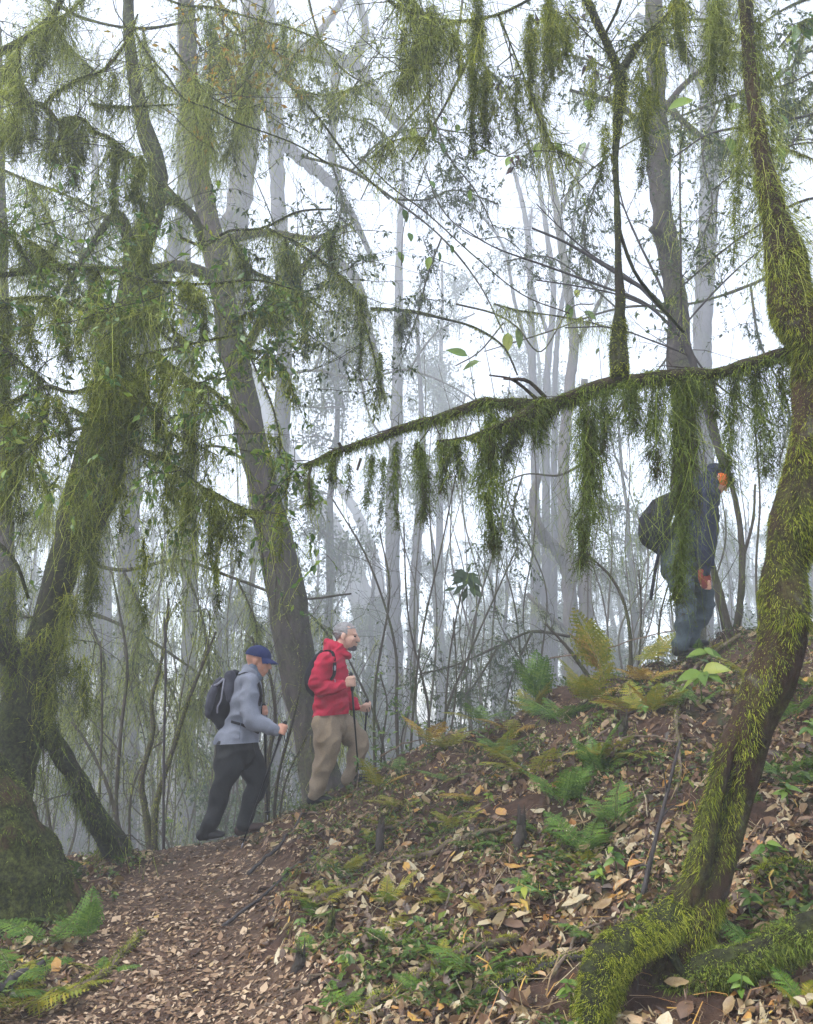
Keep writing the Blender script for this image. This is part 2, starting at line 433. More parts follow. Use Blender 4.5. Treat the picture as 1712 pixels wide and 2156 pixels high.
rng = np.random.default_rng(11)
def scatter(n, ylo=2.3, yhi=8.0, power=1.6, spread=.62):
    """ground points, denser near the camera"""
    u = rng.random(n); y = (ylo ** (1 - power) + u * (yhi ** (1 - power) - ylo ** (1 - power))) ** (1 / (1 - power))
    x = rng.uniform(-spread, spread, n) * (y + .8)
    return x, y
# leaf litter nobody could count
def litter(n, on_path):
    x, y = scatter(n, 2.2, 8.3, 1.5)
    pm = path_mask(x, y); k = (pm > .35) if on_path else (pm < .6) & (snoise(np.stack([x, y], -1), .9, 8) > -.62)
    x, y = x[k], y[k]; m = len(x); n_ = Hn(x, y)
    a = rng.random(m) * 2 * np.pi
    tilt = .28 if on_path else .55
    nn = unit(n_ + rng.normal(0, tilt, (m, 3)) * [1, 1, .3])
    d = unit(np.cross(nn, np.stack([np.cos(a), np.sin(a), np.zeros(m)], -1)))
    L = rng.lognormal(np.log(.029 if on_path else .032), .40 if on_path else .50, m); L = np.clip(L, .014, .115)
    W = L * rng.uniform(.35, .7, m)
    c = np.stack([x, y, H(x, y) + rng.uniform(.002, .012 if on_path else .022, m)], -1) - d * L[:, None] * .5
    rv = np.clip(rng.beta(1.7, 1.9, m), 0, 1)
    b = Buf(); leaves(b, c, d, nn, L, W, rng, rv, fold=rng.uniform(-.1, .45, m) if not on_path else .15, curl=rng.normal(.05, .2, m), oval=not on_path)
    return b
litter(92000, True).build('leaf_litter', M['litter_path'], kind='stuff', smooth=False)
litter(78000, False).build('leaf_litter', M['litter'], kind='stuff', smooth=False)
for o in [o for o in sc.objects if o.name.startswith('leaf_litter')]:
    o['category'] = 'leaf litter'
    o['label'] = 'small brown leaves trodden into the path' if not o.name.endswith('1') else 'dead brown and tan leaf litter covering the bank'

# the larger fallen leaves, each its own piece lying on the ground
def big_leaf_mesh(seed, mat):
    r = np.random.default_rng(seed); n = 7
    t = np.linspace(0, 1, n); w = np.sin(np.pi * t ** .8) ** .8 * .5 * r.uniform(.38, .6); w[0] = .012; w[-1] = .004
    bend = r.normal(0, .25); cr = r.uniform(.1, .5) * r.choice([-1, 1]); z = bend * (t - .5) ** 2 - .02
    up = w * cr + r.normal(0, .02, n)
    wav = r.normal(0, .03, n)
    mid = np.stack([t - .5, wav * .5, z], -1); l = np.stack([t - .5, w + wav * .5, z + up], -1); rr = np.stack([t - .5, -w + wav * .5, z + up + r.normal(0, .02, n)], -1)
    v = np.concatenate([l, mid, rr]); i = np.arange(n - 1)
    q = np.concatenate([np.stack([i, i + 1, i + 1 + n, i + n], -1), np.stack([i + n, i + n + 1, i + 1 + 2 * n, i + 2 * n], -1)])
    b = Buf(); b.add(v, q, None, r.random()); return b.mesh('leaf', mat)
big_meshes = [big_leaf_mesh(i, M['litter']) for i in range(16)]
x, y = scatter(1400, 2.5, 6.5, 1.9); k = path_mask(x, y) < .5; x, y = x[k][:290], y[k][:290]; nn = Hn(x, y)
for i in range(len(x)):
    n_ = Vector(unit(nn[i] + rng.normal(0, .25, 3)))
    o = bpy.data.objects.new('leaf', big_meshes[i % 16]); sc.collection.objects.link(o)
    o.parent = ground; s = rng.uniform(.06, .125)
    o.rotation_mode = 'QUATERNION'; q = n_.to_track_quat('Z', 'Y')
    from mathutils import Quaternion
    o.rotation_quaternion = q @ Quaternion((0, 0, 1), rng.uniform(0, 6.28))
    o.scale = (s, s * rng.uniform(.7, 1.1), s)
    o.location = (x[i], y[i], float(H(x[i], y[i])) + .02 + .1 * s)

# low green plants, mosses and thin stalks among the litter
def cover(n, seed, mat, L0, thr, up, name):
    r = np.random.default_rng(seed); x, y = scatter(n, 2.3, 8.0, 1.5)
    pm = path_mask(x, y); f = snoise(np.stack([x, y], -1), .8, seed, 3)
    k = (f > thr + .30 * (1 - sstep(3.5, 5.8, y))) & (pm < .2) & (x > path_c(y) - 2.5); x, y = x[k], y[k]; m = len(x)
    per = 5; X = np.repeat(x, per) + r.normal(0, .035, m * per); Y = np.repeat(y, per) + r.normal(0, .035, m * per)
    z = H(X, Y) + r.uniform(.0, up, m * per)
    nn = unit(np.stack([r.normal(0, .5, m * per), r.normal(0, .5, m * per), np.ones(m * per)], -1))
    a = r.random(m * per) * 6.283; d = unit(np.cross(nn, np.stack([np.cos(a), np.sin(a), 0 * a], -1)))
    L = np.repeat(r.lognormal(np.log(L0), .35, m), per)
    rv = np.clip(np.repeat(r.beta(1.6, 1.8, m), per) + r.normal(0, .07, m * per), 0, 1)
    b = Buf(); leaves(b, np.stack([X, Y, z], -1), d, nn, L, L * .5, r, rv, .12, .12); o = b.build(name, mat, kind='stuff', smooth=False); return o
o = cover(16000, 21, M['cover'], .034, .06, .05, 'ground_cover'); o['label'] = 'small green seedlings sprouting through the leaf litter'; o['category'] = 'ground cover'
x, y = scatter(60000, 2.3, 8.0, 1.5); f = snoise(np.stack([x, y], -1), .7, 33, 3); k = (f > .22) & (path_mask(x, y) < .3); x, y = x[k], y[k]
b = Buf(); strands(b, np.stack([x, y, H(x, y)], -1), unit(rng.normal(0, .6, (len(x), 3)) + [0, 0, 1]), rng.uniform(.02, .06, len(x)), .004, rng, 2, .2, .3)
o = b.build('moss_carpet', M['moss'], kind='stuff'); o['label'] = 'patches of low green moss on the bank'; o['category'] = 'moss'
# needles, stalks and rootlets
x, y = scatter(5200, 2.3, 8.2, 1.5); k = path_mask(x, y) < .8; x, y = x[k], y[k]
b = Buf(); nn = Hn(x, y); a = rng.normal(.6, .9, len(x)); d = unit(np.stack([np.cos(a), np.sin(a) * .6, 0 * a], -1)); d = unit(d - nn * (d * nn).sum(-1, keepdims=True) + nn * rng.uniform(0, .3, (len(x), 1)))
strands(b, np.stack([x, y, H(x, y) + .01], -1), d, rng.uniform(.08, .42, len(x)), rng.uniform(.003, .008, len(x)), rng, 4, .3, .35)
o = b.build('twig_litter', M['litter'], kind='stuff'); o['label'] = 'thin dead stalks and rootlets strewn over the bank'; o['category'] = 'twig litter'

x, y = scatter(1500, 2.4, 8.0, 1.5); k = (path_mask(x, y) < .1) & (x > -.9); x, y = x[k], y[k]
b = Buf(); a = rng.normal(.7, 1.2, len(x)); d = unit(np.stack([np.cos(a), np.sin(a) * .5, rng.uniform(.1, .9, len(x))], -1))
strands(b, np.stack([x, y, H(x, y)], -1), d, rng.uniform(.15, .55, len(x)), rng.uniform(.004, .008, len(x)), rng, 7, .25, 1.1, 1, .05, rng.uniform(.5, .95, len(x)))
o = b.build('dead_stems', M['litter'], kind='stuff'); o['label'] = 'tangled pale dead stems arching over the litter'; o['category'] = 'dead stems'
x, y = scatter(26000, 3.5, 8.0, 1.2); f = snoise(np.stack([x, y], -1), .5, 63, 3); k = (f > .1) & (path_mask(x, y) < .1) & (x > -1.0) & (rng.random(len(x)) < .15 + .85 * sstep(4.5, 6.8, y)); x, y = x[k], y[k]
b = Buf(); strands(b, np.stack([x, y, H(x, y)], -1), unit(rng.normal(0, .45, (len(x), 3)) + [0, 0, 1]), rng.uniform(.04, .16, len(x)), .007, rng, 3, .25, .7, 2, .03)
o = b.build('grass', M['cover'], kind='stuff'); o['label'] = 'wispy green grass and sprigs near the crest of the bank'; o['category'] = 'grass'

# sticks and branches lying on the bank, traced where they lie
def ground_path(px_pts, lift, n=16):
    out = []
    for (a, c) in px_pts:
        g = ground_hit(a, c)
        if g is None: g = P(a, c, 7.0)
        out.append(g)
    out = spline(out, n); out[:, 2] = np.maximum(out[:, 2], H(out[:, 0], out[:, 1])) + lift; return out
sticks = [
 ('long pale bare branch arching down the bank behind the mossy trunk', [(1560, 1345), (1490, 1395), (1440, 1450), (1425, 1520), (1432, 1600), (1428, 1680)], .016, .03, 'stick'),
 ('thin pale stick crossing the middle of the bank', [(1175, 1610), (1230, 1580), (1290, 1545)], .011, .03, 'stick'),
 ('bleached branch curving over a dark hollow in the bank', [(1285, 1620), (1310, 1590), (1360, 1575), (1425, 1588)], .010, .07, 'stick'),
 ('mossy fallen branch lying diagonally across the bank', [(640, 1930), (760, 1870), (900, 1810), (1000, 1765), (1090, 1740)], .022, .02, 'stick'),
 ('mossy broken branch beside the bright fern on the path side', [(740, 2156), (830, 2100), (900, 2050), (1000, 2010), (1100, 1985)], .022, .02, 'stick'),
 ('dark stick running into the moss mound at the foot of the mossy tree', [(1010, 2110), (1080, 2075), (1160, 2045), (1240, 2025)], .018, .02, 'twig_dark'),
 ('crooked tan stick ending at the moss mound', [(1170, 2080), (1215, 1990), (1250, 1965), (1300, 1950)], .008, .03, 'stick'),
 ('thin stick under the yellow fern near the ridge', [(800, 1600), (860, 1570), (930, 1560), (1010, 1545)], .007, .03, 'stick'),
 ('stick pointing downhill at the foot of the bank', [(520, 1850), (590, 1790), (640, 1720)], .013, .03, 'twig_dark'),
 ('long rootlike stick along the edge of the path', [(470, 1960), (560, 1890), (640, 1820), (700, 1790)], .011, .02, 'twig_dark'),
 ('pale curved stick low on the bank', [(800, 1760), (860, 1742), (930, 1745), (1000, 1725), (1060, 1680)], .008, .03, 'stick'),
 ('grey stick lying flat near the bottom of the bank', [(830, 1990), (850, 2000), (880, 1985), (950, 1980)], .012, .02, 'stick'),
 ('short grey splintered stick standing in the litter', [(770, 2010), (778, 1960), (775, 1925)], .018, .02, 'stick'),
 ('forked stick right of the mossy tree', [(1600, 1870), (1640, 1840), (1712, 1850)], .013, .03, 'stick'),
 ('stick leaning over the ridge near the bent hiker', [(1160, 1400), (1250, 1385), (1380, 1345), (1480, 1325)], .008, .05, 'stick'),
 ('mossy root lying at the lower left of the path', [(150, 2110), (215, 2060), (265, 2010), (300, 1975)], .020, .02, 'stick'),
 ('dark stick at the left verge of the path', [(-20, 2110), (40, 2070), (90, 2050)], .03, .03, 'twig_dark'),
 ('slender stick lying across the litter at bottom centre', [(560, 2130), (640, 2080), (690, 2060)], .008, .02, 'stick'),
]
for i, (lab, pp, r0, lift, mt) in enumerate(sticks):
    pts = ground_path(pp, lift); pts += rng.normal(0, .006, pts.shape)
    b = Buf(); tube(b, pts, np.linspace(r0, r0 * .55, len(pts)) , 7, .5, .15, i)
    o = b.build('fallen_stick', M[mt]); o['label'] = lab; o['category'] = 'stick'; o['group'] = 'sticks lying on the bank'
    if 'mossy' in lab:
        rt, nm, _ = on_tube(pts, np.linspace(r0, r0 * .6, len(pts)), 1500, rng); k = nm[:, 2] > -.1
        b = Buf(); strands(b, rt[k], nm[k] + rng.normal(0, .3, (k.sum(), 3)), rng.uniform(.012, .035, k.sum()), .004, rng, 2, .2, .3); b.build('moss', M['moss'], o, kind='stuff')
# the dark thin leaning sapling in front of the bank
b = Buf(); g = ground_hit(1350, 1900); pts = spline([g, P(1375, 1790, g[1]), P(1402, 1680, g[1] + .02), P(1432, 1560, g[1] + .05)], 14)
tube(b, pts, np.linspace(.012, .006, 14), 7, .5, .1)
for s_, e_ in ((.55, (1430, 1690)), (.7, (1395, 1610)), (.25, (1330, 1830))):
    a_ = pts[int(s_ * 13)]; tube(b, spline([a_, (a_ + P(*e_, g[1])) / 2 + [0, 0, .01], P(*e_, g[1] - .05)], 6), np.linspace(.005, .002, 6), 5, .5)
o = b.build('bare_sapling', M['twig_dark']); o['label'] = 'thin dark leafless sapling leaning beside the mossy trunk'; o['category'] = 'sapling'

# broken rotten stumps in the bank
for i, (lab, bx, by, ty, w) in enumerate([('splintered grey stump rotting in the middle of the bank', 1490 - 400, 1790, 1715, 24), ('dark ragged stump low on the bank below the red hiker', 795 , 1800, 1735, 18),
      ('small rotten stump under the ferns near the ridge', 1305, 1560, 1515, 22), ('small mossy orange stump at the foot of the bank', 690, 1975, 1930, 20), ('rotten mossy stump at the bottom of the path bank', 625, 2045, 2005, 26)]):
    g = ground_hit(bx, by); top = P(bx + 8, ty, g[1]); wr = w / 2 * g[1] / FOC
    pts = spline([g - [0, 0, .08], (g + top) / 2, top], 10); b = Buf(); tube(b, pts, np.linspace(wr * 1.15, wr * .5, 10), 14, .5, .6, i + 40, lscale=9)
    for k in range(9):
        a = rng.random() * 6.28; s0 = top + np.array([math.cos(a), math.sin(a), 0]) * wr * .6
        tube(b, [s0 - [0, 0, .05], s0 + [0, 0, rng.uniform(.0, .06)]], [wr * .25, .002], 4, .5)
    o = b.build('rotten_stump', M['bark_grey'] if i != 3 else M['bark_left']); o['label'] = lab; o['category'] = 'stump'; o['group'] = 'rotten stumps in the bank'

# ------------------------------------------------------------------ ferns and seedlings
def frond_mesh(seed, mat, fine=True):
    """one frond along +x, length 1, arching; every pinna carries its own pinnules"""
    r = np.random.default_rng(seed); b = Buf(); n = 15
    t = np.linspace(0, 1, n + 4); arch = r.uniform(.15, .35)
    def spine(t): return np.stack([t * (1 - .12 * t), r0 * t ** 2, arch * (t * .9 - t ** 2 * 1.15)], -1)
    r0 = r.normal(0, .08)
    tube(b, spine(np.linspace(0, 1, 10)), np.linspace(.008, .002, 10), 4, .6)
    ts = np.linspace(.16, .99, n); c = spine(ts); tg = unit(spine(ts + .01) - c)
    C, D, N, L, W, R = [], [], [], [], [], []
    up = np.array([0, 0, 1.])
    for s in (-1, 1):
        ln = .30 * np.sin(np.pi * np.clip(.12 + ts * .86, 0, 1)) ** .8 * (1.15 - ts * .55)
        for i in range(n):
            sd = np.cross(up, tg[i]) * s; dr = unit(sd + tg[i] * .45 + up * r.normal(-.12, .08)); nm = unit(np.cross(dr, np.cross(up, dr)) + tg[i] * .1)
            pl = ln[i] * r.uniform(.9, 1.08)
            if fine:
                m = max(3, int(6 * pl / .3))
                for j in range(m):
                    f = (j + .5) / m; pc = c[i] + dr * pl * f - up * .12 * pl * f * f
                    for s2 in (-1, 1):
                        C.append(pc); D.append(unit(np.cross(nm, dr) * s2 + dr * .55)); N.append(nm); L.append(.058 * (1 - f * .7) * (pl / .3 + .35)); W.append(.024 * (pl / .3 + .3)); R.append(r.uniform(.2, .8))
            C.append(c[i]); D.append(dr - up * .06); N.append(nm); L.append(pl); W.append(.034); R.append(r.uniform(.3, .9))
    leaves(b, np.array(C), np.array(D), np.array(N), np.array(L), np.array(W), r, np.array(R), .05, .02)
    return b.mesh('frond', mat, False)
FR = {k: [frond_mesh(i * 7 + j, M[m]) for j in range(2)] for i, (k, m) in enumerate([('g', 'fern'), ('y', 'fern_yellow'), ('r', 'fern_rust')])}
def fern(px, py, size, kind, n, label, Y=None, up=.55, lean=None, lift=0., aim=None):
    g = ground_hit(px, py) if Y is None else P(px, py, Y)
    if g is None: g = P(px, py, 7.1)
    root = thing('fern', label, 'fern', g + [0, 0, lift - .01], 'ferns on the bank')
    a0 = rng.random() * 6.28
    for i in range(n):
        k = kind[rng.integers(len(kind))]
        o = bpy.data.objects.new('frond', FR[k][rng.integers(2)]); sc.collection.objects.link(o); o.parent = root
        a = a0 + i * 6.283 / n + rng.normal(0, .3) if aim is None else math.radians(aim + (i - (n - 1) / 2) * 28 + rng.normal(0, 5))
        o.rotation_euler = (rng.normal(0, .2), -rng.uniform(up * .6, up * 1.3), a); s = size * rng.uniform(.75, 1.15); o.scale = (s, s, s)
    return root
ferns = [
 (1010, 2060, .30, 'g', 4, 'bright green fern low at the bottom of the bank', .4), (900, 2085, .2, 'gy', 3, 'small pale fern beside the mossy broken branch', .4),
 (1185, 1700, .42, 'g', 6, 'deep green fern in the middle of the bank', .8), (1255, 1640, .40, 'g', 5, 'upright green fern left of the bare leaning sapling', 1.0),
 (1300, 1740, .34, 'g', 6, 'lush dark green fern above the moss mound', .7), (1120, 1640, .40, 'yg', 5, 'yellow green fern spreading below the ridge', .5),
 (1060, 1590, .36, 'yg', 5, 'pale fern on the ridge slope behind the yellow one', .6), (1180, 1520, .42, 'yg', 6, 'large yellowing fern on top of the ridge', .7),
 (1245, 1480, .46, 'yyr', 6, 'orange and yellow fern at the crest of the ridge', .8), (1120, 1510, .38, 'y', 5, 'yellow fern catching the light on the crest', .8),
 (1320, 1500, .42, 'ryy', 5, 'rusty fern drooping on the upper bank', .3), (1290, 1590, .36, 'ryy', 5, 'brown and gold fern hanging over the dark hollow', .1),
 (1010, 1520, .40, 'yg', 4, 'low fern on the skyline left of the crest', .5), (900, 1560, .34, 'ry', 4, 'sparse rust coloured fern on the ridge above the red hiker', .8),
 (1360, 1440, .36, 'yr', 5, 'golden fern beneath the bent hiker', .5), (1400, 1490, .30, 'g', 4, 'grey green fern beside the broadleaf seedling', .4),
 (1230, 1800, .32, 'g', 5, 'green fern left of the moss mound', .6), (1140, 1760, .26, 'g', 4, 'small green fern below the deep green one', .5),
 (940, 1650, .26, 'yg', 4, 'short yellow green fern on the upper bank', .4), (840, 1700, .28, 'y', 5, 'bright moss green fern above the ragged stump', .3),
 (700, 1690, .22, 'yg', 5, 'small bright fern at the boots of the red hiker', .5), (1000, 1780, .26, 'g', 4, 'flat green fern along the mossy fallen branch', .2),
 (100, 1990, .42, 'g', 4, 'fern arching out of the dark left verge', .4), (180, 1985, .34, 'g', 3, 'blue green fern at the foot of the leaning trunk', 1.1),
 (60, 1950, .30, 'gy', 4, 'light fern at the base of the leaning trunk', .5), (40, 2130, .34, 'gy', 5, 'bright fern in the bottom left corner', .5), (215, 2050, .22, 'gy', 4, 'low fern between the verge and the path', .3),
 (30, 2060, .40, 'g', 5, 'shaded fern at the left edge of the path', .3), (110, 2090, .28, 'gy', 5, 'bright small fern on the left verge', .3),
 (1470, 1490, .34, 'g', 4, 'fern frond showing left of the mossy trunk', .6), (700, 2140, .24, 'g', 4, 'dark fern at the bottom edge of the bank', .6),
 (1600, 2010, .22, 'g', 4, 'small fern above the mossy log', .7), (1650, 1640, .26, 'g', 4, 'fern right of the mossy trunk', .5),
 (1700, 1450, .30, 'gy', 4, 'fern at the right edge of the ridge', .6), (1570, 1700, .2, 'g', 3, 'tiny fern tucked behind the mossy trunk', .5),
 (1690, 2120, .16, 'yg', 5, 'yellow green fern in the bottom right corner', .6), (960, 1890, .2, 'g', 4, 'tiny fern amid dead leaves on the lower bank', .5),
]
for f in ferns: fern(*f[:6], up=f[6])
# fronds standing against the sky above the ridge
fern(1345, 1400, .62, 'y', 3, 'yellow bracken frond reaching left under the bent hiker', Y=6.9, up=.6, aim=20)
fern(1270, 1430, .66, 'yr', 4, 'tall golden bracken standing on the skyline', Y=6.9, up=1.0, aim=150)
fern(1130, 1480, .5, 'g', 3, 'thin pale fern fronds standing against the mist', Y=7.2, up=1.1)

rf = np.random.default_rng(91); lab_f = 'small fern sprouting from the dead leaves of the bank'
for i in range(54):
    px = rf.uniform(620, 1700); t = rf.random() ** 1.7; top = np.interp(px, [r_[0] for r_ in _ridge], [r_[1] for r_ in _ridge]); py = top + 20 + t * (2100 - top)
    if 1380 < px < 1600 and py > 1500: continue
    fern(px, py, rf.uniform(.22, .42) * (1 - .62 * t), ['g', 'yg', 'y', 'yg', 'yr'][rf.integers(5)] if t < .3 else ['g', 'yg', 'y'][rf.integers(3)], int(rf.integers(3, 6)), lab_f, up=rf.uniform(.2, .9))
def seedling(px, py, h, n, L, mat, label, Y=None, spread=.6, parts=True, loc=None):
    g = np.array(loc) if loc is not None else (ground_hit(px, py) if Y is None else P(px, py, Y))
    if g is None: g = P(px, py, 7.1)
    root = thing('seedling', label, 'seedling', g, 'broad leaved seedlings')
    top = g + [rng.normal(0, .03), rng.normal(0, .03), h]
    b = Buf(); tube(b, spline([g - [0, 0, .02], (g + top) / 2 + rng.normal(0, .01, 3), top], 6), np.linspace(.005, .002, 6), 5, .4); b.build('stem', M['cover'], root)
    for i in range(n):
        f = rng.uniform(.5, 1); p = g + (top - g) * f; a = i * 2.4 + rng.normal(0, .3)
        d = unit(np.array([math.cos(a), math.sin(a) * .8, rng.uniform(-.35, .35)])); nm = unit(np.array([-.1, -.8, .8]) + rng.normal(0, .25, 3))
        s = unit(np.cross(d, nm)); nm = np.cross(s, d); l = L * rng.uniform(.7, 1.15); t = np.linspace(0, 1, 6); w = np.sin(np.pi * t ** .75) ** .9 * l * .26
        w[0] = .003; w[-1] = .001
        mid = p + d * (t * l)[:, None] - np.array([0, 0, 1.]) * (t ** 2 * l * .3)[:, None]
        lft = mid + s * w[:, None] + nm * (w * .3)[:, None]; rt = mid - s * w[:, None] + nm * (w * .3)[:, None]
        k = np.arange(5); q = np.concatenate([np.stack([k, k + 1, k + 7, k + 6], -1), np.stack([k + 6, k + 7, k + 13, k + 12], -1)])
        b = Buf(); b.add(np.concatenate([lft, mid, rt]), q, None, rng.uniform(.3, .9)); b.build('leaf', M[mat], root)
seedling(1478, 1470, .20, 9, .17, 'leaf', 'broadleaf seedling with big bright green leaves left of the mossy trunk', Y=5.2)
seedling(1500, 1400, .12, 5, .14, 'leaf', 'small glossy seedling just below the ridge crest', Y=6.0)
sl = [(1110, 1915, .10, 4, .09, 'pale pointed seedling low on the bank'), (1300, 1850, .14, 6, .08, 'lime green seedling left of the bare sapling'), (1270, 1870, .08, 5, .08, 'small round leaved seedling beside the lime green one'),
      (1600, 1830, .10, 5, .08, 'dark green seedling right of the mossy trunk'), (1590, 1960, .12, 6, .08, 'bright seedling above the mossy log'), (1660, 1700, .10, 5, .1, 'seedling on the right hand slope'),
      (720, 2060, .10, 6, .07, 'seedling cluster at the bottom of the bank'), (600, 1850, .06, 5, .05, 'tiny seedling at the foot of the bank'), (1040, 1700, .08, 5, .07, 'seedling under the yellow green fern'),
      (1060, 1570, .12, 5, .07, 'seedling on the ridge skyline'), (1350, 1520, .1, 5, .08, 'seedling between the rusty ferns'), (640, 1960, .05, 5, .05, 'little seedling by the orange stump'),
      (1200, 2130, .1, 5, .07, 'seedling below the moss mound'), (1560, 2120, .1, 5, .07, 'seedling in front of the mossy log'), (870, 1960, .06, 4, .06, 'seedling amid litter on the lower bank'),
      (1700, 1560, .12, 6, .1, 'leafy seedling at the right edge'), (1640, 1500, .12, 6, .09, 'leafy seedling behind the mossy trunk'), (240, 1900, .06, 5, .05, 'small plant by the leaning trunk'),
      (350, 1750, .1, 6, .06, 'low plant at the far lip of the path'), (750, 1620, .1, 5, .06, 'green sprig behind the knee of the red hiker')]
for s in sl: seedling(s[0], s[1], s[2], s[3] + 2, s[4] * .68, 'leaf', s[5])
# ------------------------------------------------------------------ trees
def trace(path, n=None, y_jit=0.0):
    """(px, py, Y, width in px) stations -> points and radii"""
    a = np.array([np.append(P(s[0], s[1], s[2]), s[3] / 2 * s[2] / FOC) for s in path])
    if n is None:
        L = np.linalg.norm(np.diff(a[:, :3], axis=0), axis=1).sum(); n = int(np.clip(L / .07, 8, 90))
    s = spline(a, n); return s[:, :3], np.maximum(s[:, 3], .002)

def twigs(tb, pts, rad, n, rng, length=(.3, .9), r0=.005, depth=2, droop=-.15, bias=None, ends=None, range_=(.1, 1.0)):
    """side twigs with a crooked run, each with its own smaller twigs; returns points along them for leaves and lichen"""
    out = []
    N = len(pts); t_ = unit(np.gradient(pts, axis=0))
    for k in range(n):
        f = rng.uniform(*range_); i = min(int(f * (N - 1)), N - 1)
        L = rng.uniform(*length); d = rng.normal(0, 1, 3); d[2] *= .6; d = unit(d); d = unit(d * .9 + t_[i] * .6 + (0 if bias is None else np.asarray(bias)))
        m = 5; p = [pts[i]]
        for j in range(m):
            d = unit(d + rng.normal(0, .22, 3) + [0, 0, droop * .3]); p.append(p[-1] + d * L / m)
        p = np.array(p); rr = np.linspace(min(r0 * rng.uniform(.7, 1.3), rad[i]), .0012 * r0 / .005, m + 1)
        tube(tb, p, rr, 3, .5, cap=False); out.append(p)
        if depth > 1: out += twigs(tb, p, rr, rng.integers(2, 5), rng, (L * .3, L * .6), r0 * .55, depth - 1, droop)
    return out
def along(plist, n, rng):
    if not plist: return np.zeros((0, 3)), np.zeros((0, 3))
    k = rng.integers(0, len(plist), n); f = rng.random(n)
    c, d = np.zeros((n, 3)), np.zeros((n, 3))
    for m in range(len(plist)):
        s = np.nonzero(k == m)[0]
        if len(s) == 0: continue
        p = plist[m]; u = f[s] * (len(p) - 1.001); i = u.astype(int); w = (u - i)[:, None]
        c[s] = p[i] * (1 - w) + p[i + 1] * w; d[s] = p[i + 1] - p[i]
    return c, unit(d)
def leafing(lb, plist, n, L, rng, droop=.5):
    c, d = along(plist, n, rng)
    if len(c) == 0: return
    dd = unit(d * .6 + rng.normal(0, .7, (n, 3)) + [0, 0, -droop]); nn = unit(rng.normal(0, .6, (n, 3)) + [0, -.2, .8])
    l = rng.uniform(.7, 1.3, n) * L; leaves(lb, c, dd, nn, l, l * .42, rng, np.clip(rng.beta(2, 2, n), 0, 1), .12, .1)
def fringe(mb, pts, n, rng, length=(.1, .5), clump=.12, w=.003, segs=3, barbs=2, barb=.024, sway=.62):
    """lichen hanging in clumps of different length from a line of points"""
    n = int(n * .74)
    if isinstance(pts, list):
        c, _ = along(pts, n, rng)
    else:
        u = rng.random(n) * (len(pts) - 1.001); i = u.astype(int); f = (u - i)[:, None]; c = pts[i] * (1 - f) + pts[i + 1] * f
    prof = .5 + .5 * snoise(c[:, :2] + c[:, 2:] * .3, .5 / clump, int(rng.integers(1e6)), 2)
    L = length[0] + (length[1] - length[0]) * np.clip(prof, 0, 1) ** 2 * rng.uniform(.4, 1.1, n)
    keep = rng.random(n) < .08 + 1.1 * prof ** 1.5; c, L = c[keep], L[keep]
    strands(mb, c + rng.normal(0, .006, c.shape), np.tile([0, 0, -1.], (len(c), 1)) + rng.normal(0, .3, c.shape), L, w * rng.uniform(.6, 1.4, len(c)), rng, segs, sway, .5, barbs, barb)
def tail(mb, px, y0, y1, w, Y, rng, n=700, dark=0.0, wf=1.0):
    """one thick hanging tassel of moss: short tufts round a hanging core"""
    a, c = P(px, y0, Y), P(px + rng.normal(0, w * .12), y1, Y); R = w / 2 * Y / FOC
    n = int(n * .54); t = rng.random(n) ** 1.15; core = a + (c - a) * t[:, None]
    core[:, 0] += R * .35 * np.sin(t * 4 + px); bump = .75 + .45 * snoise(np.stack([t * 3, 0 * t], -1), 1.0, int(px), 2)
    prof = (np.sin(np.pi * np.clip(.22 + t * .78, 0, 1)) ** .7) * (1.05 - .75 * t) * bump
    ang = rng.random(n) * 6.283; r = R * prof * np.sqrt(rng.random(n)) * .6
    od = np.stack([np.cos(ang), np.sin(ang), 0 * ang], -1); root = core + od * r[:, None] + snoise(core, 3, 5)[:, None] * od * R * .3
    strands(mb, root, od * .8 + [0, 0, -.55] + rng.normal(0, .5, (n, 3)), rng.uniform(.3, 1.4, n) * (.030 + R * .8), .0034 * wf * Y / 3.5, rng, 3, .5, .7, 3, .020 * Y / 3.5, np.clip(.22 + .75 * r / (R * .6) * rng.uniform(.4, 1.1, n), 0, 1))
    m = n // 10; t = rng.random(m) * .4; core = a + (c - a) * t[:, None]
    strands(mb, core + rng.normal(0, R * .25, (m, 3)), np.tile([0, 0, -1.], (m, 1)) + rng.normal(0, .1, (m, 3)), (a[2] - c[2]) * rng.uniform(.25, 1.05, m) * (1 - t), .003 * wf * Y / 3.5, rng, 6, .6, .5, 5, .022 * Y / 3.5)
def fuzz(mb, pts, rad, n, rng, L=(.02, .06), w=.0035, sel=None, down=.5, barbs=1, surf=None):
    rt, nm, u = on_tube(pts, rad, n, rng, surf)
    if sel is not None:
        k = sel(rt, nm, u, rng); rt, nm = rt[k], nm[k]
    lump = np.clip(.72 + .6 * snoise(rt, 3.0, 77, 2), .42, 1.5)
    clump = snoise(np.column_stack([rt, 0 * rt[:, 0]]), 5, 78, 1)[:, None] * unit(np.cross(nm, [0.3, 0.2, 1.]))
    strands(mb, rt - nm * .004, nm + [0, 0, -down] + clump * .9 + rng.normal(0, .35, nm.shape), rng.uniform(*L, len(rt)) * lump, w * 1.1, rng, 1, .3, .6, min(barbs, 1), .012)

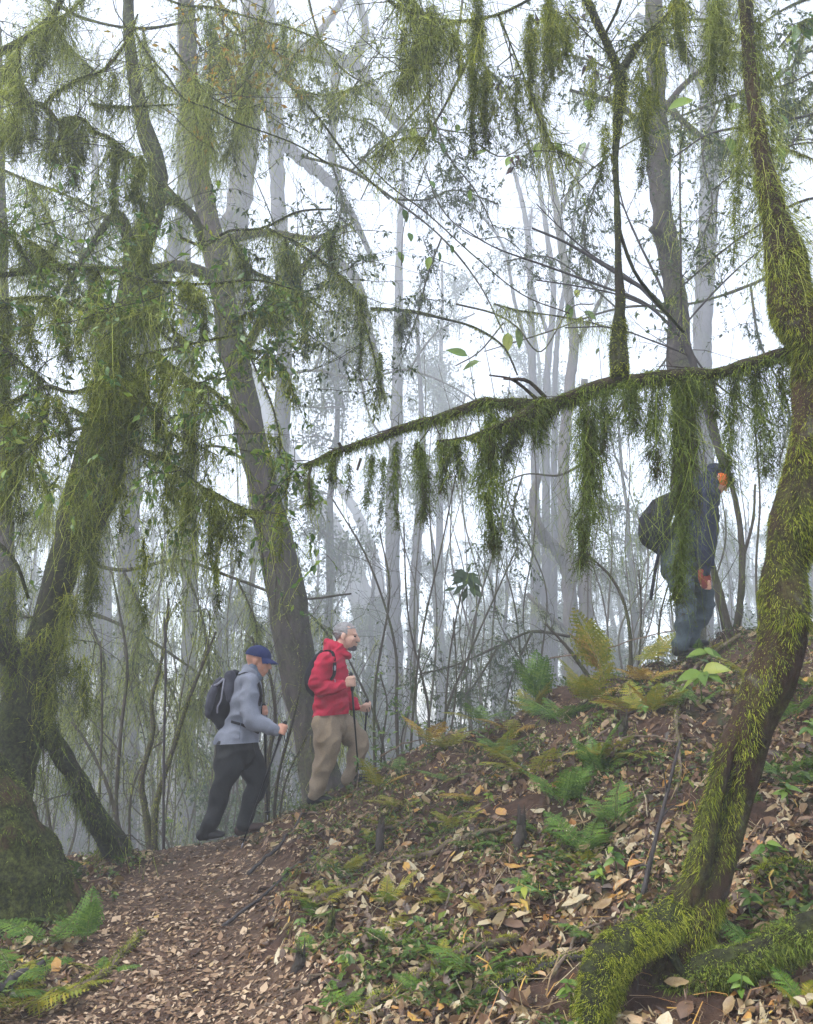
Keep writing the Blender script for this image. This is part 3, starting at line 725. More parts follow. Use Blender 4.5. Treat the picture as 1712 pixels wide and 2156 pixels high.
# --- the mossy tree at the right with the long branch across the picture
rng = np.random.default_rng(101)
T = thing('mossy_tree', 'moss covered tree in front with red brown bark and one long branch reaching left', 'tree', P(1400, 2030, 3.3))
main = [(1400, 2075, 3.3, 130), (1450, 1930, 3.3, 100), (1518, 1800, 3.3, 70), (1546, 1680, 3.3, 72), (1574, 1560, 3.28, 82), (1618, 1440, 3.25, 90), (1655, 1310, 3.2, 98), (1648, 1200, 3.2, 92),
        (1678, 1090, 3.2, 100), (1702, 960, 3.2, 96), (1712, 860, 3.2, 88), (1705, 745, 3.2, 84), (1672, 650, 3.2, 94), (1650, 530, 3.2, 88), (1622, 420, 3.2, 54), (1594, 260, 3.2, 36), (1576, 100, 3.2, 34), (1560, -200, 3.2, 38)]
tp, tr = trace(main); b = Buf(); tube(b, tp, tr, 26, .5, .16, 1, lscale=2.6)
sp, sr = trace([(1425, 1960, 3.26, 60), (1470, 1830, 3.24, 44), (1494, 1720, 3.24, 42), (1518, 1620, 3.24, 36), (1548, 1530, 3.25, 30)]); tube(b, sp, sr, 18, .5, .2, 2, lscale=4)
b.build('trunk', M['bark_red'], T)
rp, rr = trace([(1450, 1910, 3.28, 80), (1380, 1955, 3.2, 84), (1305, 1990, 3.12, 92), (1262, 2060, 3.05, 80), (1250, 2160, 3.0, 60)]); b = Buf(); tube(b, rp, rr * .8, 20, .5, .3, 3, lscale=4)
for e in ([(1410, 2000, 3.2, 18), (1460, 2090, 3.12, 8), (1490, 2130, 3.1, 5)],):
    a_, r_ = trace(e); tube(b, a_, r_, 10, .5, .2, 4)
b.build('root', M['bark_dark'], T)
mb = Buf()
def sel_low(rt, nm, u, rng):
    px, py = PX(rt); left = nm[:, 0] < .05 + .35 * snoise(rt, 2.0, 9) 
    hi = (py < 1290 + 60 * snoise(rt, 3, 10)); lo = (py > 1890)
    return np.where(hi, rng.random(len(rt)) < .98, np.where(lo, True, left & (rng.random(len(rt)) < .95))) & ~((py < 430) & (rng.random(len(rt)) < .45))
fuzz(mb, tp, tr, 100000, rng, (.010, .036), .0028, sel_low, .75, 0, (.16, 2.6, 1))
fuzz(mb, sp, sr, 12000, rng, (.010, .036), .0028, lambda a, n_, u, r: (n_[:, 0] < -.1 + .5 * snoise(a, 2.4, 15)) & (r.random(len(a)) < .9), .7, 0, (.2, 4, 2))
fuzz(mb, rp, rr * .8, 42000, rng, (.010, .050), .0030, lambda a, n_, u, r: r.random(len(a)) < .80 + .5 * snoise(a, 1.6, 19), .8, 1, (.3, 4, 3))
mb.build('moss', M['moss'], T, kind='stuff')
# the long branch
bp, br = trace([(1700, 742, 3.2, 34), (1600, 757, 3.3, 32), (1500, 780, 3.4, 32), (1400, 790, 3.5, 34), (1300, 803, 3.6, 36), (1220, 828, 3.65, 38), (1120, 850, 3.75, 34), (1040, 852, 3.8, 26), (960, 872, 3.88, 24), (880, 890, 3.95, 24), (800, 915, 4.0, 22), (720, 950, 4.08, 19), (640, 986, 4.15, 13)])
bp = bp + np.stack([0 * bp[:, 0], snoise(bp, 1.6, 41), snoise(bp, 1.6, 42)], -1) * .028
b = Buf(); tube(b, bp, br * .8, 14, .5, .34, 5, lscale=6)
b2p, b2r = trace([(1150, 845, 3.72, 32), (1100, 882, 3.7, 30), (1060, 895, 3.72, 18), (1015, 912, 3.75, 12), (965, 925, 3.8, 7), (920, 928, 3.85, 4)]); tube(b, b2p, b2r, 12, .5, .3, 6, lscale=5)
for e in ([(725, 950, 4.07, 9), (713, 932, 4.05, 7)], [(655, 980, 4.14, 8), (650, 1010, 4.1, 6), (652, 1050, 4.1, 4)], [(1130, 840, 3.75, 8), (1080, 800, 3.75, 7), (1030, 790, 3.76, 5)], [(1150, 838, 3.74, 10), (1110, 802, 3.72, 8), (1060, 798, 3.75, 5)], [(760, 965, 4.0, 7), (752, 990, 4.0, 5)]):
    a_, r_ = trace(e); tube(b, a_, r_, 7, .5, .2, 7)
tw = twigs(b, bp, br, 26, rng, (.1, .45), .004, 2, -.6)
br_o = b.build('branch', M['bark_branch'], T)
mb = Buf()
fuzz(mb, bp, br * .8, 14000, rng, (.010, .05), .0036, lambda a, n_, u, r: r.random(len(a)) < np.clip(.8 + .6 * snoise(a, 1.8, 23), 0, 1), .35, 1, (.34, 6, 5))
fuzz(mb, b2p, b2r, 3000, rng, (.02, .07), .0036, None, .5)
fringe(mb, bp, 2200, rng, (.03, .22), .10, .003, 4, 3, .016)
fringe(mb, b2p, 2000, rng, (.03, .30), .10, .003, 4, 3, .016)
for (px, a, c, w, n_) in [(652, 1000, 1065, 16, 250), (700, 960, 1015, 22, 260), (735, 965, 1040, 14, 160), (780, 955, 1065, 30, 420), (805, 960, 1100, 18, 300), (832, 930, 1110, 30, 500), (885, 930, 1090, 50, 1100), (930, 930, 1030, 46, 600), (965, 925, 1000, 36, 500),
     (1040, 870, 1150, 70, 2600), (1075, 880, 960, 60, 900), (1130, 850, 935, 40, 600), (1232, 850, 1190, 66, 3000), (1275, 820, 950, 34, 600), (1330, 800, 905, 60, 1000), (1385, 800, 1000, 50, 1200), (1432, 790, 1265, 58, 3600), (1460, 780, 930, 70, 1400),
     (1500, 800, 880, 34, 400), (1548, 775, 1020, 56, 1200), (1600, 765, 1000, 64, 1400), (1640, 770, 900, 40, 500)]:
    f = (1712 - px) / 1072; Y = 3.25 + f * .9
    tail(mb, px, a, c, w, Y, rng, n_)
mb.build('moss', M['moss_dark'], T, kind='stuff')
# the upright shoot that grows from the branch and forks near the top
up_p, up_r = trace([(1306, 795, 3.6, 44), (1302, 720, 3.6, 36), (1306, 640, 3.6, 24), (1302, 560, 3.6, 17), (1300, 450, 3.6, 15), (1296, 330, 3.6, 15), (1302, 240, 3.6, 24), (1308, 150, 3.6, 28)])
b = Buf(); tube(b, up_p, up_r, 14, .5, .15, 8, lscale=5)
f1, f1r = trace([(1306, 165, 3.6, 24), (1278, 90, 3.6, 20), (1240, 10, 3.6, 18), (1205, -80, 3.6, 16)]); f2, f2r = trace([(1308, 150, 3.6, 20), (1350, 85, 3.62, 15), (1400, 40, 3.65, 13), (1450, -30, 3.7, 11)])
f3, f3r = trace([(1270, 80, 3.6, 8), (1300, 20, 3.55, 7), (1320, -40, 3.5, 6)]); f4, f4r = trace([(1300, 470, 3.6, 10), (1330, 560, 3.62, 9), (1370, 620, 3.7, 8), (1440, 700, 3.75, 7)])
for a_, r_ in ((f1, f1r), (f2, f2r), (f3, f3r), (f4, f4r)): tube(b, a_, r_, 9, .5, .2, 9)
tw = twigs(b, np.vstack([f1, f2]), np.concatenate([f1r, f2r]), 30, rng, (.15, .7), .004, 2, -.3)
b.build('branch', M['bark_dark'], T)
mb = Buf()
fuzz(mb, up_p, up_r, 6500, rng, (.012, .05), .0034, lambda a, n_, u, r: (np.abs(u - .5) > .27) | (r.random(len(a)) < .12), .5, 1, (.15, 5, 8))
fuzz(mb, f1, f1r, 1500, rng, (.01, .04), .0034); fuzz(mb, f2, f2r, 700, rng, (.01, .035), .003)
fringe(mb, tw, 1500, rng, (.05, .35), .1, .003, 4, 3)
for (px, a, c, w, n_) in [(1350, 150, 390, 30, 900), (1365, 180, 300, 26, 500), (1270, 260, 380, 26, 400), (1160, -10, 150, 40, 1100), (1115, 30, 170, 36, 800), (1195, 20, 120, 36, 500), (1000, -20, 210, 44, 1300), (1430, -20, 130, 50, 1100), (1385, 60, 230, 24, 400), (1245, 120, 260, 24, 350), (1490, 40, 200, 40, 700)]:
    tail(mb, px, a, c, w, 3.6, rng, n_)
mb.build('moss', M['moss'], T, kind='stuff')
mb = Buf()   # long pale lichen on the upper trunk
rt, nm, u = on_tube(tp, tr, 3600, rng); px, py = PX(rt); k = (py < 560) & (rng.random(len(rt)) < .9); rt, nm = rt[k], nm[k]
strands(mb, rt, nm * .8 + [0, 0, -.8], rng.uniform(.08, .34, len(rt)), .003, rng, 5, .2, .6, 4, .018)
for (px, a, c, w, n_) in [(1510, -20, 170, 60, 1500), (1530, 60, 240, 44, 800), (1560, 200, 430, 30, 700), (1620, 120, 330, 26, 500), (1600, 30, 200, 34, 600), (1545, 400, 560, 26, 400)]: tail(mb, px, a, c, w, 3.25, rng, n_)
mb.build('lichen', M['beard'], T, kind='stuff')

# --- mossy log lying at the lower right
rng = np.random.default_rng(102)
lp, lr = trace([(1380, 2100, 3.2, 30), (1500, 2045, 3.15, 60), (1600, 2005, 3.1, 62), (1712, 1965, 3.05, 66), (1850, 1910, 3.0, 70)])
b = Buf(); tube(b, lp, lr, 20, .5, .25, 12, lscale=4); LOG = b.build('mossy_log', M['bark_dark']); LOG['label'] = 'fallen mossy log lying right of the tree foot with dark underside'; LOG['category'] = 'log'
mb = Buf(); fuzz(mb, lp, lr, 30000, rng, (.010, .045), .0038, lambda a, n_, u, r: r.random(len(a)) < np.where(n_[:, 2] > -.3, .95, .5), .5, 1, (.25, 4, 12)); mb.build('moss', M['moss_dark'], LOG, kind='stuff')

# --- general tree from traced stations
def traced_tree(label, cat_group, trunks, mat, seed, limbs=(), sides=14, lump=.18, moss=None, twign=0, twigl=(.5, 1.6), twr=.008, leafn=0, leafL=.06, leafm='leaf_dull', mossm='beard', fr=0, frl=(.1, .6), fw=.004, fz=0, fzL=(.02, .07), name='tree', depth=2, barbs=2, tmat='twig', trange=(.25, 1.0), bias=None, pn='trunk'):
    r = np.random.default_rng(seed)
    if trunks[0][0][2] > 11.5:      # the far trees stand a good way down the slope
        k = 2.5; sc_ = lambda L: [[(a[0], a[1], a[2] * k, a[3]) for a in s] for s in L]
        trunks, limbs = sc_(trunks), sc_(limbs); twigl = (twigl[0] * 1.4, twigl[1] * 1.4); twr *= 1.4; leafL *= 1.35; fw *= 1.5; fr = int(fr * .7); frl = (frl[0] * 1.4, frl[1] * 1.4); leafn = int(leafn * 1.3)
    T = thing(name, label, name.replace('_', ' ') if name != 'tree' else 'tree', P(*trunks[0][0][:3]), cat_group)
    allp, allr, tall = [], [], []
    for i, s in enumerate(trunks):
        p, rd = trace(s); b = Buf(); tube(b, p, rd, sides, .5, lump, seed + i, lscale=3.2 if sides > 60 else 1.6); b.build(pn, mat, T); allp.append(p); allr.append(rd)
    tb, mb, lb = Buf(), Buf(), Buf(); lp_ = []
    for i, s in enumerate(limbs):
        p, rd = trace(s); b = Buf(); tube(b, p, rd, max(8, sides - 4), .5, lump * 1.2, seed + 20 + i, lscale=3); b.build('limb', mat, T); allp.append(p); allr.append(rd); lp_.append((p, rd))
    for p, rd in (lp_ if lp_ else list(zip(allp, allr))):
        if twign: tall += twigs(tb, p, rd, twign, r, twigl, twr, depth, bias=bias, range_=trange if not lp_ else (.1, 1.))
    if fz:
        for ii, (p, rd) in enumerate(zip(allp, allr)):
            sf = (lump, 3.2 if sides > 60 else 1.6, seed + ii) if ii < len(trunks) else (lump * 1.2, 3, seed + 20 + ii - len(trunks))
            fuzz(mb, p, rd, fz, r, fzL, fw, lambda a, n_, u, rr: rr.random(len(a)) < .5 + 1.0 * snoise(a, 2.4, seed), .6, 1, sf)
    if fr:
        for p, rd in lp_: fringe(mb, p, fr, r, frl, .15, fw, 3, barbs)
        if tall: fringe(mb, tall, fr * max(1, len(lp_)), r, (frl[0], frl[1] * .7), .2, fw * .85, 3, barbs)
    if leafn and tall: leafing(lb, tall, leafn, leafL, r)
    tb.build('twigs', M[tmat], T, kind='stuff'); mb.build('lichen', M[mossm], T, kind='stuff'); lb.build('foliage', M[leafm], T, kind='stuff', smooth=False)
    return T, tall

# left: the dark forked tree
rng = np.random.default_rng(103)
T2, tw2 = traced_tree('dark mossy tree at the left with a limb propped down to the path', None,
  [[(-30, 1830, 6.1, 120), (5, 1720, 6.15, 100), (35, 1600, 6.2, 92), (58, 1490, 6.2, 96), (84, 1370, 6.2, 74), (120, 1240, 6.2, 66), (150, 1100, 6.2, 62), (182, 970, 6.2, 56), (212, 870, 6.3, 58), (245, 740, 6.4, 54), (272, 620, 6.6, 52), (292, 520, 6.8, 56), (325, 440, 6.8, 50), (332, 360, 6.8, 46), (305, 270, 6.8, 40), (285, 180, 6.8, 34), (270, 40, 6.8, 26), (280, -120, 6.8, 20)]],
  M['bark_dark'], 200,
  limbs=[[(60, 1500, 6.2, 70), (112, 1560, 6.25, 42), (155, 1630, 6.35, 38), (195, 1705, 6.5, 42), (250, 1795, 6.8, 58)], [(185, 1130, 6.2, 40), (225, 1060, 6.2, 36), (250, 950, 6.2, 32), (262, 850, 6.3, 26), (300, 760, 6.4, 20)],
         [(282, 580, 6.7, 34), (250, 450, 6.6, 20), (180, 540, 6.4, 14), (120, 650, 6.2, 10)], [(330, 380, 6.8, 24), (370, 420, 6.7, 22), (410, 460, 6.6, 20), (425, 520, 6.5, 14)], [(60, 1450, 6.2, 70), (20, 1380, 6.1, 50), (-30, 1300, 6.0, 50), (-60, 1150, 6, 46)]],
  twign=9, twigl=(.4, 1.4), twr=.007, fr=450, frl=(.08, .7), fw=.0045, fz=3500, fzL=(.03, .1), mossm='moss_dark', leafn=250, leafL=.05)
mb = Buf()
for (px, a, c, w, n_) in [(180, 990, 1260, 66, 2600), (190, 1080, 1300, 44, 900), (250, 720, 930, 110, 2600), (215, 700, 860, 60, 1000), (140, 1250, 1420, 60, 1200), (110, 1400, 1560, 56, 900), (40, 1340, 1520, 70, 1200), (180, 1380, 1500, 70, 700), (15, 1200, 1450, 70, 1200), (90, 1320, 1400, 80, 600)]: tail(mb, px, a, c, w, 6.1, rng, int(n_ * .8), wf=.85)
mb.build('moss', M['moss'], T2, kind='stuff')
# left: the massive leaning trunk
T3, _ = traced_tree('massive leaning trunk at the lower left with a bare red patch', None,
  [[(120, 2080, 5.5, 240), (82, 1960, 5.4, 196), (30, 1840, 5.3, 178), (-38, 1720, 5.2, 170), (-108, 1600, 5.1, 165), (-260, 1400, 5.0, 170), (-450, 1150, 4.9, 150)]], M['bark_left'], 230, sides=64, lump=.11,
  limbs=[[(-110, 1620, 5.1, 130), (-120, 1450, 5.05, 110), (-110, 1280, 5.0, 90), (-70, 1000, 5.0, 70), (-100, 600, 5.0, 60), (-90, 200, 5, 50), (-110, -200, 5, 40)]], fz=30000, fzL=(.014, .055), fw=.0045, mossm='moss_dark', fr=500, frl=(.1, .7))
# centre: the tall leaning trunk behind the hikers
T4, tw4 = traced_tree('tall grey brown trunk leaning left right behind the red hiker', None,
  [[(700, 1790, 9.3, 110), (680, 1650, 9.4, 88), (655, 1540, 9.5, 74), (630, 1420, 9.5, 78), (606, 1280, 9.5, 82), (580, 1130, 9.5, 74), (548, 1000, 9.5, 64), (516, 850, 9.5, 62), (488, 720, 9.5, 60), (466, 600, 9.5, 58), (442, 480, 9.6, 55), (415, 350, 9.7, 50), (400, 200, 9.7, 46), (392, 0, 9.7, 42), (380, -200, 9.7, 38)]],
  M['bark_grey'], 240, sides=20, lump=.12,
  limbs=[[(462, 590, 9.5, 34), (380, 560, 9.2, 24), (280, 570, 8.8, 18), (150, 560, 8.4, 14), (20, 570, 8.0, 10)], [(500, 770, 9.5, 26), (570, 640, 9.2, 18), (640, 560, 9.0, 14), (700, 500, 8.8, 8)], [(450, 510, 9.6, 24), (560, 490, 9.3, 16), (660, 500, 9.0, 10), (740, 470, 8.8, 6)]],
  twign=14, twigl=(.5, 1.9), twr=.009, fr=800, frl=(.1, .8), fw=.006, fz=2500, fzL=(.02, .05), leafn=1400, leafL=.06)
T5, tw5 = traced_tree('upright grey trunk behind the tall leaning one', None,
  [[(700, 1900, 12.0, 60), (632, 1500, 12.0, 56), (570, 1150, 12.0, 52), (512, 860, 12, 50), (492, 660, 12, 54), (494, 500, 12, 54), (510, 380, 12, 58), (522, 280, 12, 56), (530, 120, 12, 54), (536, -100, 12, 48), (540, -400, 12, 40)]],
  M['bark_grey'], 260, limbs=[[(510, 380, 12, 30), (470, 470, 11.8, 22), (430, 420, 11.6, 20), (385, 330, 11.5, 14)], [(525, 250, 12, 30), (600, 150, 11.5, 24), (680, 60, 11.2, 18), (760, -60, 11, 12)], [(500, 620, 12, 30), (470, 660, 12, 28), (465, 740, 12, 24)]],
  twign=12, twigl=(.6, 2.2), twr=.010, fr=800, frl=(.15, 1.1), fw=.008, leafn=1500, leafL=.08, mossm='beard_grey')
# the big hazy arching limbs above the middle
T7, tw7 = traced_tree('tree with heavy arching limbs hung with lichen above the middle', None,
  [[(560, 2000, 14.5, 38), (575, 1500, 14.3, 36), (590, 1000, 14, 34), (600, 700, 14, 34), (585, 400, 13.8, 36), (575, 200, 13.6, 44), (560, 0, 13.5, 42), (550, -300, 13.5, 36)]],
  M['bark_pale'], 280, limbs=[[(570, 130, 12.5, 44), (630, 105, 12.2, 40), (690, 122, 12, 38), (750, 140, 12, 36), (790, 200, 12, 30), (830, 250, 12, 26), (875, 300, 12, 14)], [(575, 230, 12.5, 34), (600, 300, 12.2, 32), (655, 350, 12, 30), (705, 395, 12, 24), (750, 470, 12, 16), (790, 560, 12, 8)],
      [(706, 120, 12, 20), (704, 220, 12, 24), (698, 320, 12, 20), (715, 380, 12, 14)], [(700, 540, 12, 22), (750, 590, 11.8, 20), (775, 680, 11.6, 16), (800, 790, 11.5, 12), (812, 850, 11.5, 6)], [(745, 130, 12, 22), (770, 60, 12, 20), (740, -40, 12, 18)]],
  twign=13, twigl=(.5, 2.0), twr=.009, fr=800, frl=(.15, 1.0), fw=.010, leafn=900, leafL=.07, mossm='beard_grey')
T6, tw6 = traced_tree('pale trunk leaning left in the mist between the red hiker and the ridge', None,
  [[(960, 1900, 32, 62), (880, 1640, 32, 58), (845, 1530, 32, 56), (790, 1360, 32, 52), (735, 1190, 32, 50), (665, 1060, 32, 46), (600, 950, 32, 42), (520, 780, 32, 34)]], M['bark_pale'], 300,
  limbs=[[(790, 1360, 32, 30), (800, 1240, 32, 26), (760, 1100, 32, 22), (700, 1000, 32, 16)]], twign=20, twigl=(.6, 2.6), twr=.012, fr=1200, frl=(.15, .9), fw=.009, leafn=1600, leafL=.09, mossm='beard_grey')
# right-hand trunks
T9, tw9 = traced_tree('dark scaly trunk behind the upright mossy shoot', None,
  [[(1462, 1700, 9.2, 66), (1458, 1400, 9.2, 60), (1450, 1100, 9.2, 58), (1440, 880, 9.2, 56), (1434, 760, 9.2, 54), (1424, 640, 9.2, 50), (1412, 560, 9.2, 50), (1398, 470, 9.2, 52), (1388, 380, 9.2, 52), (1385, 250, 9.2, 48), (1380, 100, 9.2, 44), (1376, -150, 9.2, 38)]], M['bark_grey'], 320, sides=18, lump=.2,
  limbs=[[(1418, 600, 9.2, 26), (1400, 510, 9.1, 22), (1370, 480, 9, 14)], [(1385, 250, 9.2, 20), (1440, 180, 9, 14), (1520, 120, 8.8, 10), (1600, 110, 8.6, 7)], [(1386, 300, 9.2, 20), (1300, 220, 9, 14), (1200, 190, 8.8, 9)], [(1382, 200, 9.2, 18), (1480, 290, 8.9, 12), (1560, 300, 8.7, 8)]],
  twign=12, twigl=(.4, 1.3), twr=.007, fr=700, frl=(.1, .5), fw=.006, leafn=1600, leafL=.06, tmat='twig_dark')
T10, _ = traced_tree('straight grey trunk right of the scaly one', None,
  [[(1476, 1800, 13, 46), (1480, 1400, 13, 44), (1480, 1000, 13, 44), (1478, 760, 13, 42), (1484, 600, 13, 42), (1491, 460, 13, 42), (1493, 330, 13, 40), (1490, 150, 13, 38), (1488, -150, 13, 34)]], M['bark_pale'], 340,
  limbs=[[(1490, 380, 13, 24), (1530, 310, 12.8, 18), (1600, 230, 12.6, 12)], [(1490, 200, 13, 24), (1430, 100, 12.8, 18), (1340, 30, 12.6, 12)], [(1488, 100, 13, 22), (1580, 0, 12.8, 16), (1680, -60, 12.6, 12)]], twign=12, twigl=(.5, 1.9), twr=.010, fr=900, frl=(.15, .9), fw=.008, leafn=2200, leafL=.09, mossm='beard_grey')
T11, _ = traced_tree('twin slender trunks rising from the misty far side of the ridge', None,
  [[(1218, 1560, 12, 36), (1205, 1380, 12, 33), (1198, 1220, 12, 32), (1190, 1110, 12, 28), (1186, 980, 12, 26), (1198, 820, 12, 24), (1208, 720, 12, 22), (1192, 580, 12, 21), (1172, 440, 12, 19), (1150, 320, 12, 16), (1130, 180, 12, 12)],
   [(1252, 1560, 12, 34), (1238, 1380, 12, 31), (1230, 1220, 12, 28), (1232, 1080, 12, 24), (1240, 960, 12, 20), (1230, 800, 12, 15)]], M['bark_grey'], 360,
  limbs=[[(1205, 1230, 12, 26), (1178, 1165, 12, 26), (1142, 1125, 10.4, 26), (1122, 1060, 10.3, 20), (1135, 1000, 10.2, 14)], [(1205, 1340, 12, 14), (1150, 1290, 10.3, 12), (1110, 1250, 10.2, 9)], [(1175, 460, 12, 12), (1210, 380, 10.4, 9), (1240, 300, 10.3, 6)], [(1205, 740, 12, 12), (1260, 640, 10.4, 9), (1290, 560, 10.3, 6)]],
  twign=8, twigl=(.3, 1.2), twr=.007, fr=900, frl=(.1, .6), fw=.006, leafn=900, leafL=.05, mossm='beard')
# pale many-stemmed trees in the bright gap
T12, _ = traced_tree('pale many stemmed tree fading in the bright gap', None,
  [[(1125, 1600, 16, 26), (1128, 1100, 16, 20), (1122, 800, 16, 18), (1118, 640, 16, 16), (1112, 500, 16, 14), (1088, 380, 16, 10), (1060, 300, 16, 6)], [(1150, 1600, 16, 24), (1150, 1000, 16, 18), (1152, 800, 16, 16), (1165, 620, 16, 14), (1150, 480, 16, 12), (1135, 380, 16, 9), (1140, 260, 16, 6)],
   [(1165, 1600, 16.5, 20), (1168, 900, 16.5, 14), (1175, 700, 16.5, 12), (1200, 540, 16.5, 10), (1215, 400, 16.5, 7), (1230, 300, 16.5, 5)], [(1120, 760, 16, 9), (1085, 640, 16, 8), (1060, 520, 16, 7), (1000, 440, 16, 6), (960, 420, 16, 4)], [(1152, 700, 16, 9), (1110, 560, 16, 8), (1120, 440, 16, 6)]],
  M['bark_pale'], 380, sides=8, twign=12, twigl=(.5, 2.4), twr=.016, fr=0, leafn=500, leafL=.09, trange=(.35, 1.))
T13, _ = traced_tree('two straight pale trunks standing close together in the fog behind the ridge', None,
  [[(835, 1850, 18, 34), (833, 1500, 18, 34), (830, 1300, 18, 32), (826, 1100, 18, 30), (834, 900, 18, 28), (838, 700, 18, 22), (842, 500, 18, 15), (850, 330, 18, 8), (846, 180, 18, 3)], [(862, 1850, 18, 24), (868, 1400, 18, 22), (878, 1150, 18, 20), (890, 950, 18, 14), (880, 700, 18, 8), (888, 560, 18, 3)]], M['bark_pale'], 400, sides=10,
  twign=20, twigl=(.8, 3.0), twr=.016, fr=0, leafn=2600, leafL=.11, trange=(.4, 1.))
T8, _ = traced_tree('straight bluish trunk in the fog left of the hikers', None,
  [[(262, 1950, 16, 38), (235, 1700, 16, 34), (224, 1520, 16, 33), (220, 1300, 16, 32), (214, 1000, 16, 30), (205, 700, 16, 25), (200, 400, 16, 18), (205, 100, 16, 8)]], M['bark_pale'], 420, sides=12, twign=24, twigl=(.8, 3.0), twr=.015, fr=0, leafn=2600, leafL=.11, trange=(.35, 1.))
T81, _ = traced_tree('hazy trunk slanting up behind the dark forked tree', None,
  [[(260, 1900, 12, 46), (270, 1500, 12, 44), (272, 1100, 12, 42), (290, 860, 12, 40), (330, 650, 12, 34), (390, 440, 12, 30), (420, 330, 12, 26)], [(290, 860, 12, 28), (180, 560, 12, 22), (150, 480, 12, 16)]], M['bark_pale'], 430, twign=14, twigl=(.8, 2.6), twr=.012, fr=0, leafn=2200, leafL=.09)
T82, _ = traced_tree('grey trunk standing at the left edge in the mist', None,
  [[(10, 1900, 10, 40), (20, 1500, 10, 36), (10, 1000, 10, 34), (5, 700, 10, 32), (0, 400, 10, 28), (-10, 0, 10, 24)]], M['bark_grey'], 440, twign=20, twigl=(.6, 2.4), twr=.010, fr=0, leafn=1500, leafL=.07, fz=1500)
T83, _ = traced_tree('narrow pale trunk rising past the top left branches', None,
  [[(390, 1800, 14, 34), (400, 1200, 14, 32), (395, 800, 14, 30), (385, 400, 14, 27), (382, 60, 14, 24)]], M['bark_pale'], 450, twign=22, twigl=(.8, 3.0), twr=.012, fr=0, leafn=2400, leafL=.09)
# ------------------------------------------------------------------ boughs that hang into the picture
def bough(label, paths, seed, mat='bark_dark', Y=None, tw=8, twl=(.2, .9), fr=675, frl=(.05, .5), lf=0, lfL=.05, lfm='leaf', mm='beard', fw=.0046, tails=(), fz=1500, twr=.004, depth=2, tm='moss', barbs=2):
    T, tall = traced_tree(label, 'boughs hanging into the path', [paths[0]], M[mat], seed, limbs=paths[1:] if len(paths) > 1 else (), sides=9, lump=.2, twign=tw, twigl=twl, twr=twr,
        leafn=lf, leafL=lfL, leafm=lfm, mossm=mm, fr=fr, frl=frl, fw=fw, fz=fz, fzL=(.01, .04), name='overhanging_bough', depth=depth, pn='branch', trange=(.05, 1.), barbs=barbs)
    T['category'] = 'branch'
    if len(paths) == 1 and fr:
        p, rd = trace(paths[0]); mb = Buf(); r = np.random.default_rng(seed + 5); fringe(mb, p, fr, r, frl, .13, fw, 3, barbs); fringe(mb, tall, fr, r, frl, .13, fw * .8, 3, barbs); mb.build('lichen', M[mm], T, kind='stuff')
    if tails:
        tails = [(*t[:5], int(t[5] * (.7 if t[0] < 700 else 1.0))) for t in tails]; r = np.random.default_rng(seed + 9); mb = Buf()
        for (px, a, c, w, Yt, n_) in tails: tail(mb, px, a, c, w, Yt, r, n_)
        mb.build('moss', M[tm], T, kind='stuff')
    return T
def q(pts, Y, w0, w1, dY=0.0):
    n = len(pts); return [(p[0], p[1], Y + dY * i / (n - 1), w0 + (w1 - w0) * i / (n - 1)) for i, p in enumerate(pts)]

bough('thick dark bough entering at the top left corner', [q([(-140, 180), (-40, 130), (48, 85), (89, 55), (122, 15), (150, -60)], 4.4, 18, 12), q([(89, 55), (140, 30), (190, -20)], 4.4, 9, 5), q([(40, 85), (42, 160), (48, 230)], 4.3, 6, 3)], 500, tw=12, fr=682, frl=(.1, .45),
      tails=[(75, 80, 170, 40, 4.4, 900), (95, 60, 150, 26, 4.4, 500), (20, 110, 160, 40, 4.4, 500)], tm='beard')
bough('crooked brown bough bending down at the upper left', [q([(-150, 190), (-20, 196), (48, 218), (89, 221), (114, 247), (128, 275), (115, 330), (104, 380)], 4.6, 18, 5), q([(120, 262), (150, 248), (178, 252), (203, 280), (229, 288), (251, 314), (288, 332), (300, 370)], 4.6, 12, 6),
      q([(95, 222), (110, 200), (166, 166), (214, 151), (251, 111), (273, 74), (290, 30)], 4.6, 9, 5), q([(50, 215), (30, 180), (15, 140)], 4.6, 6, 3), q([(0, 300), (22, 280), (45, 245)], 4.5, 8, 4), q([(192, 218), (258, 225), (365, 220)], 4.7, 6, 4)], 510, mat='bark_left', tw=9, fr=604, frl=(.08, .5),
      tails=[(110, 240, 350, 40, 4.6, 900), (155, 250, 390, 54, 4.6, 2000), (175, 260, 340, 34, 4.6, 700), (240, 300, 440, 50, 4.6, 1500), (290, 330, 420, 60, 4.6, 1500), (30, 240, 320, 60, 4.5, 900), (70, 230, 300, 40, 4.6, 500), (240, 150, 230, 30, 4.6, 400)], tm='beard')
bough('long thin bough sloping down right across the upper left', [q([(262, -60), (273, 0), (288, 74), (321, 125), (354, 162), (387, 207), (443, 229), (498, 258), (553, 277), (627, 306), (700, 350)], 5.2, 6, 3.5), q([(358, 92), (406, 159), (440, 200), (500, 230), (560, 215)], 5.3, 5, 3),
      q([(332, -10), (390, 12), (443, 15), (553, 44), (632, 66), (720, 110)], 5.4, 6, 3), q([(500, 240), (520, 160), (540, 80), (560, 0)], 5.4, 4, 3)], 520, tw=14, twl=(.3, 1.1), fr=790, frl=(.06, .5), lf=260, lfL=.05, lfm='leaf_yellow', mm='beard')
